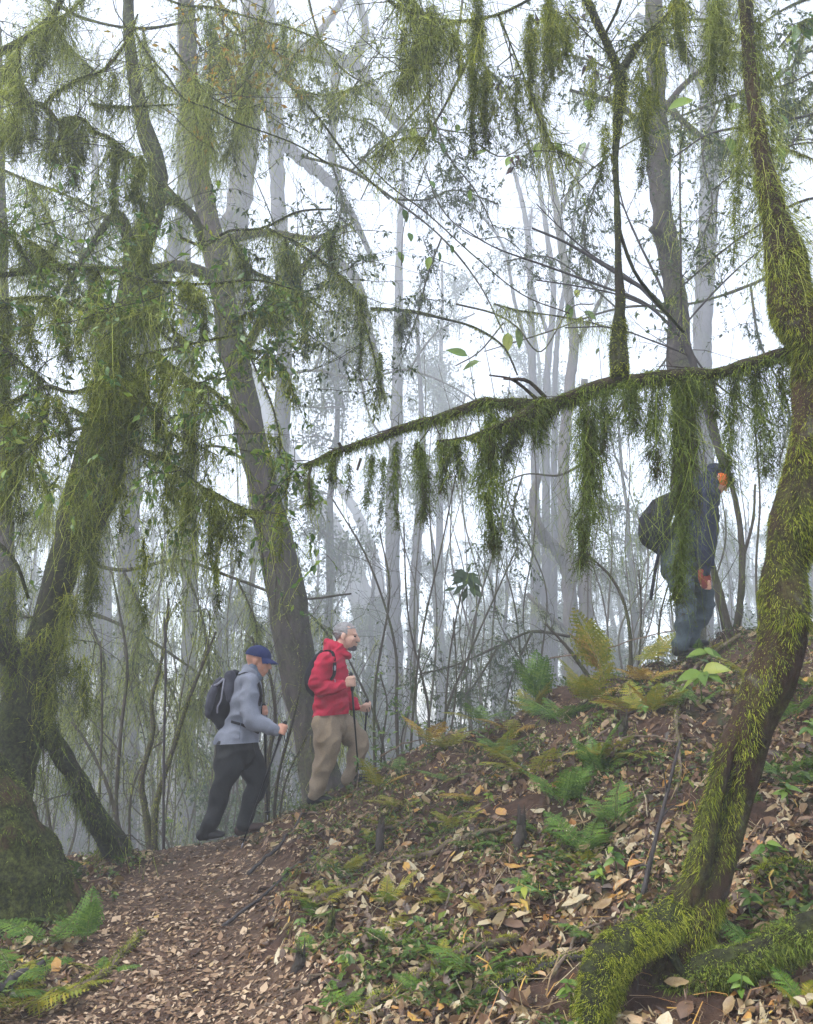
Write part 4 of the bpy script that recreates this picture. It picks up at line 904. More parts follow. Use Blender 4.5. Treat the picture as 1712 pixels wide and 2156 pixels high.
bough('mossy level bough with green leaves at the left', [q([(-150, 590), (20, 578), (81, 570), (185, 564), (229, 566), (306, 590), (424, 598), (540, 590), (620, 610)], 4.6, 13, 4), q([(22, 487), (74, 513), (125, 557), (150, 575)], 4.6, 5, 5), q([(-10, 640), (30, 630), (110, 628), (177, 650), (313, 683), (380, 740)], 4.4, 11, 4),
      q([(305, 590), (340, 650), (370, 700), (420, 740)], 4.6, 5, 3), q([(290, 400), (308, 470), (306, 540), (320, 620)], 4.7, 4, 4)], 530, tw=12, fr=883, frl=(.05, .45), lf=1300, lfL=.055, fz=3500,
      tails=[(205, 565, 680, 44, 4.6, 1200), (60, 640, 760, 60, 4.4, 1200), (15, 640, 900, 50, 4.4, 2000), (130, 640, 760, 50, 4.4, 1200), (330, 600, 700, 50, 4.6, 800), (420, 600, 720, 60, 4.6, 1200), (400, 590, 640, 60, 4.6, 800)], tm='moss')
bough('curving bough thick with moss and bright leaves at mid left', [q([(-140, 900), (0, 857), (55, 832), (100, 813), (148, 826), (196, 811), (260, 760), (330, 740), (420, 720), (500, 705)], 4.2, 12, 4), q([(148, 858), (192, 880), (280, 935), (321, 957), (369, 980), (424, 1024), (454, 1038), (517, 1072), (560, 1075)], 4.3, 7, 4),
      q([(100, 830), (89, 876), (81, 924), (37, 990), (10, 1040)], 4.2, 6, 3), q([(240, 780), (300, 830), (340, 900), (400, 930), (460, 960)], 4.3, 6, 3), q([(330, 740), (400, 800), (450, 820), (520, 900)], 4.3, 5, 3), q([(177, 690), (200, 650), (270, 670), (330, 640)], 4.3, 5, 3)], 540, tw=11, fr=976, frl=(.05, .55), lf=1500, lfL=.055, fz=4000,
      tails=[(240, 720, 960, 100, 4.2, 3400), (210, 800, 920, 50, 4.2, 1200), (290, 780, 900, 60, 4.2, 1200), (345, 760, 900, 50, 4.25, 900), (130, 830, 920, 70, 4.2, 1000), (20, 870, 1090, 70, 4.2, 2200), (65, 850, 990, 40, 4.2, 800), (395, 870, 1000, 46, 4.3, 800), (410, 820, 950, 30, 4.3, 400),
             (305, 1130, 1310, 22, 4.3, 700), (461, 1070, 1280, 20, 4.3, 800), (510, 1060, 1190, 22, 4.3, 400), (440, 1040, 1170, 50, 4.3, 1000), (480, 1060, 1140, 60, 4.3, 800), (400, 1030, 1120, 40, 4.3, 500), (355, 1000, 1120, 30, 4.3, 400), (590, 1060, 1180, 18, 4.3, 350), (260, 930, 1120, 50, 4.3, 900), (570, 900, 1000, 24, 4.4, 300)], tm='moss')
bough('leafy trailing vine hanging in front of the tall leaning trunk', [q([(450, 640), (500, 705), (545, 790), (575, 860), (590, 950), (560, 1040), (548, 1120), (560, 1210)], 5.0, 5, 3), q([(520, 740), (560, 740), (600, 780), (625, 850)], 5.0, 4, 2), q([(585, 920), (610, 980), (600, 1040)], 5.0, 4, 2), q([(480, 690), (520, 660), (570, 650)], 5.0, 4, 2)], 550, mat='twig', tw=12, twl=(.15, .5), fr=500, frl=(.04, .3), lf=800, lfL=.06, mm='moss')
bough('drooping bough of fine leaves and lichen left of centre', [q([(380, 500), (432, 517), (480, 487), (553, 480), (627, 446), (700, 440)], 5.6, 8, 4), q([(560, 480), (640, 520), (700, 570), (740, 600), (760, 650), (790, 760), (805, 830)], 5.8, 8, 3), q([(600, 500), (620, 600), (640, 680), (650, 740)], 5.7, 5, 3), q([(480, 490), (520, 560), (600, 600), (650, 640)], 5.6, 5, 3)],
      560, tw=16, twl=(.25, .9), fr=976, frl=(.08, .5), lf=1500, lfL=.05, lfm='leaf_dull', tails=[(760, 620, 780, 26, 5.8, 600), (800, 740, 860, 16, 5.8, 300), (620, 520, 640, 50, 5.7, 800), (520, 520, 640, 60, 5.6, 900), (570, 600, 700, 50, 5.6, 700), (700, 480, 560, 40, 5.7, 400), (640, 640, 760, 26, 5.7, 350)], tm='moss_dark')
bough('level mossy bough crossing behind the tip of the long branch', [q([(780, 650), (860, 655), (930, 670), (1000, 690), (1060, 730), (1090, 790)], 8.0, 8, 4), q([(1040, 640), (1100, 655), (1200, 670), (1330, 700)], 8, 5, 3)], 570, tw=8, twl=(.2, .7), fr=682, frl=(.08, .42), fw=.006, mm='beard', tails=[(850, 655, 700, 60, 8, 500)], tm='beard_grey')
bough('dark twig slanting down left of the upright shoot', [q([(1010, 60), (985, 130), (958, 180), (930, 235), (895, 290), (865, 340)], 4.6, 9, 4), q([(895, 290), (860, 290), (820, 300), (785, 330)], 4.6, 5, 3)], 580, mat='twig_dark', tw=6, twl=(.15, .5), fr=350, frl=(.04, .25), fz=300, mm='beard')
bough('twiggy bough dripping with green moss at the top centre', [q([(760, -60), (830, 10), (880, 30), (950, 45), (1050, 30), (1150, -20)], 4.0, 10, 7), q([(950, 45), (900, 80), (870, 130), (840, 180)], 4.0, 6, 3), q([(830, -40), (900, 40), (905, 100)], 4, 5, 3), q([(1050, 30), (1090, 130), (1120, 200), (1160, 300), (1220, 340)], 4.1, 5, 3)], 590, tw=15, twl=(.2, .8), fr=750, frl=(.08, .5),
      tails=[(905, 10, 110, 44, 4, 800), (870, 20, 80, 30, 4, 300), (1000, 30, 170, 40, 4, 900), (995, 160, 330, 26, 4.1, 900), (1020, 150, 300, 40, 4.1, 1200), (960, 60, 160, 34, 4, 500), (1150, 10, 210, 40, 4.1, 1100), (1120, 60, 230, 26, 4.1, 700), (1090, 160, 280, 24, 4.1, 400), (850, 60, 200, 18, 4, 300), (1180, 30, 130, 30, 4, 500)], tm='moss')
bough('leafy lichen bough hanging over the upper middle left', [q([(420, -60), (500, 60), (560, 130), (620, 190), (680, 260), (740, 340), (820, 420)], 6.5, 9, 4), q([(560, 130), (520, 200), (500, 280), (470, 340)], 6.5, 6, 3), q([(500, 60), (470, 120), (440, 200), (430, 290)], 6.4, 6, 3), q([(620, 190), (690, 200), (760, 180)], 6.5, 5, 3)], 600, tw=16, twl=(.3, 1.2), fr=1069, frl=(.1, .7), lf=1100, lfL=.05, lfm='leaf_dull', fw=.005,
      tails=[(440, 30, 170, 60, 6.4, 1400), (470, 90, 200, 40, 6.4, 700), (600, 40, 160, 50, 6.5, 700)], tm='moss_dark')
bough('bough with yellow leaves against the dark trunk at the top', [q([(640, -60), (660, 40), (690, 110), (740, 160), (790, 180)], 6.0, 6, 3), q([(440, -30), (480, 60), (580, 100), (680, 130)], 6.0, 5, 3), q([(480, 60), (480, 140), (530, 220)], 6, 4, 3)], 610, tw=10, twl=(.2, .8), fr=700, frl=(.05, .4), lf=420, lfL=.062, lfm='leaf_yellow', mat='twig')
bough('wide lichen veil bough filling the top left', [q([(-100, 20), (60, -10), (180, 40), (300, 60), (420, 40)], 7.0, 10, 6), q([(100, 0), (140, 90), (200, 150)], 7, 6, 3), q([(300, 60), (330, 160), (420, 240), (440, 330)], 7, 6, 3), q([(-60, 330), (60, 380), (160, 420), (260, 470)], 7, 8, 4), q([(60, 380), (120, 500), (60, 560)], 7, 5, 3)], 620, tw=18, twl=(.4, 1.4), fr=1209, frl=(.1, .75), fw=.005, lf=700, lfL=.05, lfm='leaf_dull', mm='beard')
bough('mossy bough trailing over the far left edge', [q([(-150, 1080), (-40, 1120), (30, 1180), (60, 1260)], 4.6, 14, 6), q([(-150, 700), (-30, 720), (40, 760), (90, 800)], 4.4, 12, 5), q([(-100, 420), (-20, 470), (30, 500), (60, 560)], 4.5, 10, 4)], 630, tw=12, twl=(.2, .8), fr=1023, frl=(.1, .6), mm='moss_dark', lf=150)
bough('twiggy bough reaching in from the right edge at the top', [q([(1850, 200), (1712, 240), (1620, 260), (1500, 280), (1420, 330)], 5.5, 9, 4), q([(1850, 330), (1712, 300), (1600, 330), (1500, 400)], 5.4, 6, 3), q([(1850, 420), (1700, 420), (1560, 500), (1450, 590), (1400, 640)], 5.6, 7, 3), q([(1860, 120), (1740, 140), (1650, 180), (1560, 190)], 5.5, 7, 3), q([(1712, 240), (1650, 320), (1560, 360)], 5.5, 5, 3), q([(1436, 740), (1434, 560), (1432, 330), (1440, 200)], 5.6, 5, 4)],
      640, mat='twig_dark', tw=14, twl=(.2, .8), fr=350, frl=(.04, .3), fz=400, lf=900, lfL=.055, lfm='leaf_dull')
bough('canopy bough with dark leaves at the top right corner', [q([(1860, -80), (1740, -20), (1650, 20), (1560, 80), (1480, 120)], 6.5, 10, 4), q([(1740, -20), (1690, 80), (1660, 180), (1640, 300)], 6.5, 6, 3), q([(1860, 60), (1780, 140), (1700, 200), (1660, 250)], 6.5, 6, 3), q([(1560, 80), (1480, 40), (1400, 60), (1330, 100)], 6.5, 5, 3)], 650, tw=20, twl=(.3, 1.1), fr=675, frl=(.06, .5), fw=.005, lf=3000, lfL=.055, lfm='leaf_dull')
bough('bough of broad leaves beside the upper mossy trunk', [q([(1800, 380), (1700, 330), (1640, 300), (1600, 210)], 4.6, 6, 3), q([(1800, 60), (1700, 40), (1640, 100)], 4.6, 5, 3)], 655, tw=7, twl=(.15, .5), fr=200, frl=(.04, .2), lf=60, lfL=.12, lfm='leaf', mat='twig')

gap = [('fine leaved bough spreading through the bright gap at the upper middle', [q([(640, 330), (740, 360), (830, 420), (930, 500), (1010, 600), (1060, 700)], 9.5, 8, 3), q([(740, 360), (800, 300), (880, 270), (980, 280)], 9.5, 5, 3), q([(830, 420), (900, 420), (960, 400), (1050, 430)], 9.5, 5, 3), q([(930, 500), (900, 580), (880, 660), (850, 740)], 9.5, 5, 3), q([(700, 345), (720, 430), (700, 520), (720, 600)], 9.5, 5, 3)]),
 ('thin leafy bough fading behind the long mossy branch', [q([(1700, 540), (1580, 600), (1450, 640), (1300, 650), (1150, 700), (1020, 740)], 11, 9, 3), q([(1300, 650), (1220, 580), (1150, 540), (1060, 550)], 11, 5, 3), q([(1450, 640), (1400, 760), (1300, 860), (1240, 960)], 11, 6, 3), q([(1580, 600), (1600, 720), (1660, 860), (1640, 980)], 11, 6, 3)]),
 ('hazy bough of small leaves above the two straight pale trunks', [q([(560, 800), (660, 780), (760, 800), (860, 780), (980, 830), (1060, 900)], 13, 8, 3), q([(760, 800), (780, 880), (830, 960), (850, 1050)], 13, 5, 3), q([(860, 780), (920, 700), (1000, 660)], 13, 5, 3), q([(660, 780), (700, 700), (760, 660), (840, 650)], 13, 5, 3), q([(980, 830), (960, 930), (1000, 1020)], 13, 4, 2)]),
 ('leafy bough hanging in the mist left of the twin slender trunks', [q([(1250, 960), (1180, 1000), (1100, 1000), (1000, 1050)], 10, 6, 3), q([(1200, 1340), (1120, 1330), (1050, 1360), (960, 1400), (880, 1420)], 11, 7, 3), q([(1050, 1360), (1000, 1440), (960, 1480)], 11, 5, 3), q([(1120, 1330), (1080, 1420), (1060, 1500)], 11, 5, 3), q([(1100, 1000), (1080, 1080), (1090, 1160)], 10, 4, 2)]),
 ('tangle of fine leafy twigs at the upper right', [q([(1750, 60), (1640, 160), (1520, 210), (1400, 260), (1280, 330), (1180, 420)], 8, 8, 3), q([(1520, 210), (1480, 320), (1500, 430), (1460, 540)], 8, 5, 3), q([(1400, 260), (1340, 180), (1250, 130), (1160, 110)], 8, 5, 3), q([(1640, 160), (1660, 300), (1620, 430), (1650, 560)], 8, 5, 3), q([(1280, 330), (1230, 460), (1240, 560)], 8, 4, 3)]),
 ('leafy twigs hanging from above the bright middle', [q([(980, -60), (960, 80), (900, 200), (820, 300), (760, 420)], 8.5, 7, 3), q([(960, 80), (1040, 160), (1100, 260), (1130, 380)], 8.5, 5, 3), q([(900, 200), (940, 320), (1000, 400), (1040, 480)], 8.5, 5, 3), q([(820, 300), (780, 260), (720, 240), (680, 180)], 8.5, 4, 3)]),
 ('lichen hung bough crossing above the blue cap', [q([(160, 1180), (260, 1200), (380, 1180), (500, 1220), (620, 1260), (740, 1250)], 10.5, 10, 4), q([(260, 1200), (300, 1300), (280, 1400), (310, 1520)], 10.5, 6, 3), q([(380, 1180), (420, 1280), (440, 1400), (420, 1500)], 10.5, 6, 3), q([(620, 1260), (700, 1350), (740, 1460), (730, 1560)], 10.5, 6, 3), q([(500, 1220), (540, 1320), (530, 1420)], 10.5, 5, 3)]),
 ('yellowish lichen bough low in the mist at the left', [q([(-60, 1250), (60, 1300), (180, 1290), (300, 1340), (420, 1420), (520, 1500)], 11, 10, 4), q([(60, 1300), (120, 1400), (160, 1520)], 11, 6, 3), q([(180, 1290), (220, 1400), (200, 1520), (240, 1620)], 11, 6, 3), q([(300, 1340), (380, 1500), (400, 1640)], 11, 6, 3)]),
 ('dim lichen bough behind the upper left branches', [q([(-60, 900), (60, 930), (200, 900), (340, 960), (460, 940), (560, 1000)], 10, 10, 4), q([(60, 930), (100, 1040), (80, 1140)], 10, 6, 3), q([(200, 900), (230, 1010), (220, 1130)], 10, 6, 3), q([(340, 960), (380, 1080), (360, 1200)], 10, 6, 3)])]
for i, (lab, pp) in enumerate(gap):
    bough(lab, pp, 660 + i, mat='twig', tw=15, twl=(.3, 1.3), fr=1300 if i > 5 else 350, frl=(.1, .75), fw=.007, fz=0, lf=2600 if i < 6 else 900, lfL=.055, lfm='leaf_dull', mm='beard' if i > 5 else 'beard_grey', twr=.005, barbs=2)

# broad leaves hanging one by one on thin vines in the bright middle
rng = np.random.default_rng(700)
VINE = thing('leafy_vine', 'thin vine with broad green leaves hanging in the bright middle', 'vine', P(900, 200, 5.5))
b = Buf()
vines = [q([(760, 330), (820, 390), (900, 450), (1000, 540), (1100, 620), (1200, 660)], 5.5, 4, 3), q([(890, 340), (930, 440), (1000, 500), (1060, 500), (1110, 540)], 5.5, 3, 2), q([(900, 340), (870, 420), (850, 480), (845, 560)], 5.5, 3, 2), q([(1000, 300), (1060, 330), (1130, 290), (1200, 280)], 5.5, 4, 2), q([(890, 500), (910, 540), (960, 560)], 5.5, 2, 2), q([(960, 640), (1040, 660), (1090, 690), (1140, 740), (1200, 650), (1250, 640)], 9, 5, 3), q([(1060, 680), (1010, 740), (960, 770)], 9, 4, 3)]
for v in vines: p_, r_ = trace(v); b = Buf(); tube(b, p_, r_, 5, .5, .1); b.build('stem', M['twig'], VINE)
for (px, py, ang, L) in [(872, 270, 95, 34), (915, 265, 95, 30), (935, 245, 80, 26), (965, 262, 100, 28), (1010, 250, 170, 36), (1025, 318, 175, 40), (1080, 330, 120, 44), (1135, 300, 100, 46), (1170, 300, 60, 30), (930, 300, 80, 30), (905, 380, 60, 26), (850, 440, 75, 34), (862, 490, 80, 30), (840, 530, 70, 30), (905, 540, 100, 34), (925, 530, 85, 24), (950, 515, 80, 22), (990, 400, 90, 28), (1090, 240, 95, 30), (1110, 180, 80, 30), (985, 750, 200, 52), (1010, 760, 160, 44), (1070, 700, 95, 48), (1088, 690, 80, 50), (1195, 640, 75, 40), (1230, 655, 40, 36), (1215, 610, 100, 30),
                         (1640, 240, 60, 40), (1640, 300, 80, 50), (1600, 360, 110, 40), (1560, 220, 140, 60), (1530, 290, 60, 50), (1460, 210, 160, 70), (1470, 165, 80, 40), (1240, 210, 95, 50), (1200, 90, 95, 40), (1230, 300, 110, 40)]:
    Y = (5.5 if py < 560 else 9.0) if px < 1400 else 4.8; c = P(px, py, Y); l = L * Y / FOC; a = math.radians(ang); d = unit(np.array([math.cos(a), rng.normal(0, .3), -math.sin(a)])); nm = unit(np.array([rng.normal(0, .4), -1, .5]))
    s = unit(np.cross(d, nm)); nm = np.cross(s, d); t = np.linspace(0, 1, 6); w = np.sin(np.pi * t ** .8) ** .85 * l * .26; w[0] = .002; w[-1] = .001
    mid = c + d * (t * l)[:, None] + nm * (-.12 * l * t ** 2)[:, None]; k = np.arange(5)
    b = Buf(); b.add(np.concatenate([mid + s * w[:, None] + nm * (w * .3)[:, None], mid, mid - s * w[:, None] + nm * (w * .3)[:, None]]), np.concatenate([np.stack([k, k + 1, k + 7, k + 6], -1), np.stack([k + 6, k + 7, k + 13, k + 12], -1)]), None, rng.uniform(.3, 1)); b.build('leaf', M['leaf'], VINE)
DV = thing('dead_leaf_cluster', 'dark withered leaves hanging among the moss at the top centre', 'dead leaves', P(1290, 200, 4.5)); b = Buf()
for (px, py) in [(1040, 230), (1062, 190), (1170, 130), (1200, 60), (1240, 150), (1270, 160), (1080, 330), (1280, 350), (1215, 40), (1130, 40)]:
    n_ = 7; c = P(px, py, 4.6) + rng.normal(0, .04, (n_, 3)); leaves(b, c, rng.normal(0, .4, (n_, 3)) + [0, 0, -1], rng.normal(0, 1, (n_, 3)), rng.uniform(.05, .12, n_), .03, rng, None, .4, .3)
b.build('withered_leaves', M['leaf_dead'], DV, kind='stuff')
# magnolia-like sprig in the white gap
S = thing('sprig', 'sprig of oblong leaves standing dark in the white gap', 'sprig', P(950, 1330, 8.5)); b = Buf()
p_, r_ = trace(q([(935, 1560), (945, 1400), (965, 1280), (985, 1205)], 8.5, 5, 3)); tube(b, p_, r_, 5); b.build('stem', M['twig'], S)
for (ang, L, dx, dy) in [(190, 40, -6, 14), (218, 46, -4, 22), (168, 30, -4, 6), (252, 40, 0, 26), (285, 46, 4, 24), (312, 44, 8, 18), (345, 24, 6, 10), (75, 20, 0, 0), (200, 34, -24, 30), (300, 34, 14, 34)]:
    c = P(985 + dx, 1207 + dy, 8.5); l = L * 8.5 / FOC; a = math.radians(ang); b = Buf(); leaves(b, c[None], np.array([[math.cos(a), rng.normal(0, .5), math.sin(a)]]), np.array([[rng.normal(0, .4), -1, .3]]), np.array([l]), l * .34, rng, np.array([.3]), .1, .05, .5); b.build('leaf', M['leaf_dull'], S)
    c = P(985, 1207, 8.5); l = L * 8.5 / FOC; a = math.radians(ang); b = Buf(); leaves(b, c[None] , np.array([[math.cos(a), rng.normal(0, .3), math.sin(a)]]), np.array([[.2, -1, .3]]), np.array([l]), l * .4, rng, np.array([.3]), .1, .05, .5); b.build('leaf', M['leaf_dull'], S)

# ------------------------------------------------------------------ saplings and bare shrubs
def shrub(label, base, stems, seed, mat='twig', tw=5, lf=0, lfL=.05, lfm='leaf_dull', group='bare saplings beyond the ridge', cat='sapling', fr=0, mm='beard', twl=(.2, .9), fz=0, twr=.004):
    r = np.random.default_rng(seed); T = thing('sapling', label, cat, P(*base), group); tb = Buf(); tall = []; mb = Buf(); lb = Buf()
    for s in stems:
        p, rd = trace(s); b = Buf(); tube(b, p, rd, 6, .5, .15, seed); b.build('stem', M[mat], T); tall += twigs(tb, p, rd, tw, r, twl, twr, 2, .1, bias=(0, 0, .5)); tall.append(p)
        if fz: fuzz(mb, p, rd, fz, r, (.01, .035), .004)
    tb.build('twigs', M[mat], T, kind='stuff')
    if fr: fringe(mb, tall, fr, r, (.04, .35), .15, .005, 3, 2)
    if lf: leafing(lb, tall, lf, lfL, r)
    mb.build('lichen', M[mm], T, kind='stuff'); lb.build('foliage', M[lfm], T, kind='stuff', smooth=False)
    return T
shrub('mossy yellowish sapling with a forked crown left of the grey hiker', (322, 1810, 7.6), [q([(322, 1830), (305, 1700), (298, 1640), (322, 1540), (320, 1470), (345, 1370), (355, 1260)], 7.6, 15, 5), q([(325, 1800), (330, 1690), (370, 1560), (395, 1480), (430, 1390), (455, 1330)], 7.6, 13, 5)], 701, tw=8, fz=1500, fr=600, mm='moss')
shrub('thin straight black stem left of the grey hiker', (344, 1800, 7.3), [q([(344, 1820), (345, 1600), (349, 1400), (346, 1300)], 7.3, 6, 4)], 702, 'twig_dark', tw=2)
shrub('clump of slender stems behind the propped limb', (258, 1790, 7.9), [q([(262, 1820), (245, 1700), (255, 1540), (268, 1400), (250, 1280), (235, 1200)], 7.9, 9, 4), q([(270, 1820), (228, 1660), (180, 1560), (150, 1520)], 7.9, 9, 4), q([(275, 1820), (275, 1680), (310, 1590), (345, 1560)], 7.9, 6, 3), q([(205, 1820), (210, 1660), (215, 1500), (212, 1350)], 8.2, 6, 4), q([(120, 1810), (98, 1700), (85, 1610)], 7.4, 7, 4)], 703, tw=7, fr=300)
shrub('pair of crooked saplings just behind the grey hiker', (560, 1740, 8.2), [q([(565, 1780), (562, 1640), (556, 1500), (548, 1400), (530, 1340)], 8.2, 9, 4), q([(575, 1770), (585, 1640), (625, 1480), (632, 1390), (600, 1290)], 8.2, 7, 4), q([(585, 1770), (600, 1650), (650, 1540)], 8.3, 5, 3), q([(560, 1770), (566, 1600), (580, 1500), (560, 1380)], 8.1, 12, 5)], 704, 'twig', tw=9, fr=300, fz=300)
shrub('tangle of leaning stems between the two hikers and the mist', (800, 1640, 9.5), [q([(840, 1680), (835, 1500), (830, 1350), (775, 1180), (700, 1050)], 9.5, 8, 3), q([(860, 1680), (870, 1500), (890, 1330), (930, 1150), (960, 1000)], 9.5, 6, 3), q([(930, 1640), (940, 1500), (1000, 1350), (1090, 1150)], 9.3, 7, 3), q([(905, 1640), (900, 1480), (860, 1300), (850, 1100)], 9.8, 6, 3),
      q([(815, 1680), (800, 1540), (740, 1400), (700, 1330)], 9.8, 6, 3), q([(790, 1660), (790, 1450), (820, 1250), (800, 1120)], 9.0, 7, 3), q([(935, 1640), (960, 1450), (955, 1300)], 9.0, 5, 3)], 705, tw=12, twl=(.3, 1.2), lf=200, lfL=.045)
shrub('two stemmed shrub right of the bent hiker', (1545, 1330, 7.3), [q([(1545, 1350), (1560, 1260), (1562, 1150), (1548, 1050), (1520, 950), (1495, 850)], 7.4, 17, 9), q([(1540, 1340), (1515, 1240), (1490, 1150), (1460, 1060)], 7.4, 15, 6), q([(1562, 1180), (1585, 1100), (1590, 1020)], 7.4, 8, 5), q([(1600, 1350), (1592, 1200), (1600, 1050), (1590, 900)], 8.2, 6, 4), q([(1525, 1330), (1500, 1200), (1497, 1100)], 7.2, 9, 6)], 706, 'twig', tw=5)
shrub('dark bare shrub whose straight twigs fan out to the upper left', (1500, 900, 6.6), [q([(1525, 980), (1495, 880), (1458, 760), (1425, 690), (1370, 620), (1290, 570), (1200, 515), (1120, 480)], 6.6, 22, 5), q([(1440, 715), (1360, 640), (1260, 600), (1150, 560), (1040, 520), (960, 470)], 6.6, 9, 3), q([(1425, 690), (1390, 600), (1350, 520), (1315, 440), (1300, 380)], 6.6, 9, 3),
      q([(1420, 680), (1330, 590), (1250, 540), (1180, 480), (1130, 430)], 6.6, 7, 3), q([(1400, 660), (1300, 620), (1200, 600), (1130, 590)], 6.6, 6, 3), q([(1455, 750), (1380, 720), (1290, 690), (1190, 690)], 6.6, 5, 3), q([(1440, 720), (1500, 800), (1580, 860), (1640, 900)], 6.6, 6, 3), q([(1430, 700), (1480, 640), (1560, 560), (1640, 500)], 6.6, 5, 3)], 707, 'twig_dark', tw=6, twl=(.2, .7), cat='shrub')
shrub('leaning thin stems rising from the ridge below the twin trunks', (1290, 1420, 7.4), [q([(1330, 1420), (1322, 1300), (1290, 1220), (1240, 1170)], 7.4, 9, 4), q([(1345, 1400), (1350, 1300), (1345, 1200)], 7.4, 4, 3), q([(1250, 1440), (1200, 1370), (1148, 1312)], 7.4, 10, 5), q([(1385, 1400), (1390, 1300), (1410, 1220)], 7.3, 5, 3)], 708, tw=4, twl=(.2, .6))
shrub('bright leaved sapling just right of the red hiker', (800, 1590, 8.6), [q([(800, 1640), (806, 1560), (815, 1480), (800, 1420)], 8.6, 5, 3), q([(850, 1620), (845, 1560), (860, 1500)], 8.6, 4, 3)], 709, tw=7, twl=(.15, .4), lf=130, lfL=.07, lfm='leaf')
r_ = np.random.default_rng(710)
for i in range(34):
    Y = r_.uniform(10, 24); bx = r_.uniform(40, 1650) if i % 3 else r_.uniform(60, 660); by = 1750 if bx < 700 else 1480
    sts = []
    for k in range(r_.integers(2, 4)):
        x0 = bx + r_.normal(0, 15); ln = r_.normal(0, 110) ; top = by - r_.uniform(350, 800); n_ = 6
        sts.append([(x0 + ln * (j / 5) ** 1.3 + r_.normal(0, 13), by + 120 - (by + 120 - top) * j / 5, Y, r_.uniform(2.6, 6) * (1 - .13 * j)) for j in range(n_)])
    shrub('thin pale sapling, one of many half lost in the mist beyond the ridge', (bx, by + 120, Y), sts, 720 + i, 'twig', tw=5, twl=(.25, .9), lf=int(r_.integers(40, 260)), lfL=.055, group='thin saplings in the mist', fr=500 if bx < 900 else 140, mm='beard')

# ------------------------------------------------------------------ the wood beyond, fading into the mist
rng = np.random.default_rng(800)
def far_tree_meshes(seed, h, leafy, mossy):
    r = np.random.default_rng(seed); tb, lb, mb, kb = Buf(), Buf(), Buf(), Buf()
    z = np.linspace(0, h, 14); p = np.stack([np.cumsum(r.normal(0, .10, 14)), np.cumsum(r.normal(0, .10, 14)), z], -1); rad = np.linspace(.24, .06, 14) * h / 14
    tube(tb, p, rad, 10, .5, .15, seed, lscale=1)
    tall = twigs(kb, p, rad, 20, r, (1.2, 3.4), .035, 2, -.1, range_=(.22, 1.))
    n = leafy; c, d = along(tall, n, r); c = c + r.normal(0, .16, c.shape)
    L = r.uniform(.07, .15, n); leaves(lb, c, r.normal(0, 1, (n, 3)) + [0, 0, -.4], r.normal(0, .6, (n, 3)) + [0, 0, .8], L, L * .45, r, np.clip(r.beta(2, 2, n), 0, 1), .1, .1)
    c, d = along(tall, mossy, r); strands(mb, c, np.tile([0, 0, -1.], (mossy, 1)), r.uniform(.2, 1.2, mossy), .022, r, 3, .15, .3, 2, .08)
    return [tb.mesh('trunk', M['bark_pale']), kb.mesh('limbs', M['twig']), lb.mesh('crown', M['leaf_dull'], False), mb.mesh('lichen', M['beard_grey'])]
def far_bush_mesh(seed, n, R, hh):
    r = np.random.default_rng(seed); lb = Buf(); tb = Buf()
    tall = []
    for k in range(14):
        a = r.random() * 6.28; e = np.array([math.cos(a) * R * r.uniform(.3, 1), math.sin(a) * R * r.uniform(.3, 1), hh * r.uniform(.6, 1.1)]); p = spline([[0, 0, 0], e * [.4, .4, .6] + r.normal(0, .1, 3), e], 7)
        tube(tb, p, np.linspace(.03, .006, 7), 5); tall += twigs(tb, p, np.linspace(.03, .006, 7), 4, r, (.4, 1.2), .01, 1)
    c, d = along(tall, n, r); c = c + r.normal(0, .12, c.shape); L = r.uniform(.06, .13, n)
    leaves(lb, c, r.normal(0, 1, (n, 3)) + [0, 0, -.4], r.normal(0, .6, (n, 3)) + [0, 0, .8], L, L * .45, r, None, .1, .1)
    return [tb.mesh('stems', M['twig']), lb.mesh('foliage', M['leaf_dull'], False)]
protos = [far_tree_meshes(801, 15, 9500, 600), far_tree_meshes(802, 12, 7500, 900), far_tree_meshes(803, 17, 10500, 400), far_tree_meshes(804, 13, 4500, 1400)]
bushes = [far_bush_mesh(811, 4200, 1.5, 3.2), far_bush_mesh(812, 5600, 2.0, 4.5)]
NAMES = ['trunk', 'limbs', 'crown', 'lichen']
spots = []
tries = 0
while len(spots) < 98 and tries < 4000:
    tries += 1
    y = rng.uniform(32, 95); x = rng.uniform(-.74, .74) * y
    px = 856 + FOC * x / y
    if 900 < px < 1300 and y < 38: continue
    if any((x - a) ** 2 + (y - c) ** 2 < 6 for a, c in spots): continue
    spots.append((x, y))
for i, (x, y) in enumerate(spots):
    pr = protos[i % 4]; T = thing('far_tree', 'tree of the wood behind, pale and half dissolved in the fog', 'tree', (x, y, float(H(x, y, False)) - .1), 'trees fading into the fog')
    T.rotation_euler = (rng.normal(0, .04), rng.normal(0, .04), rng.uniform(0, 6.28)); s = rng.uniform(.85, 1.25)
    s *= 1.25 if y > 40 else 1; T.scale = (s, s, s)
    for nm, me in zip(NAMES, pr):
        o = bpy.data.objects.new(nm, me); sc.collection.objects.link(o); o.parent = T
        if nm != 'trunk': o['kind'] = 'stuff'
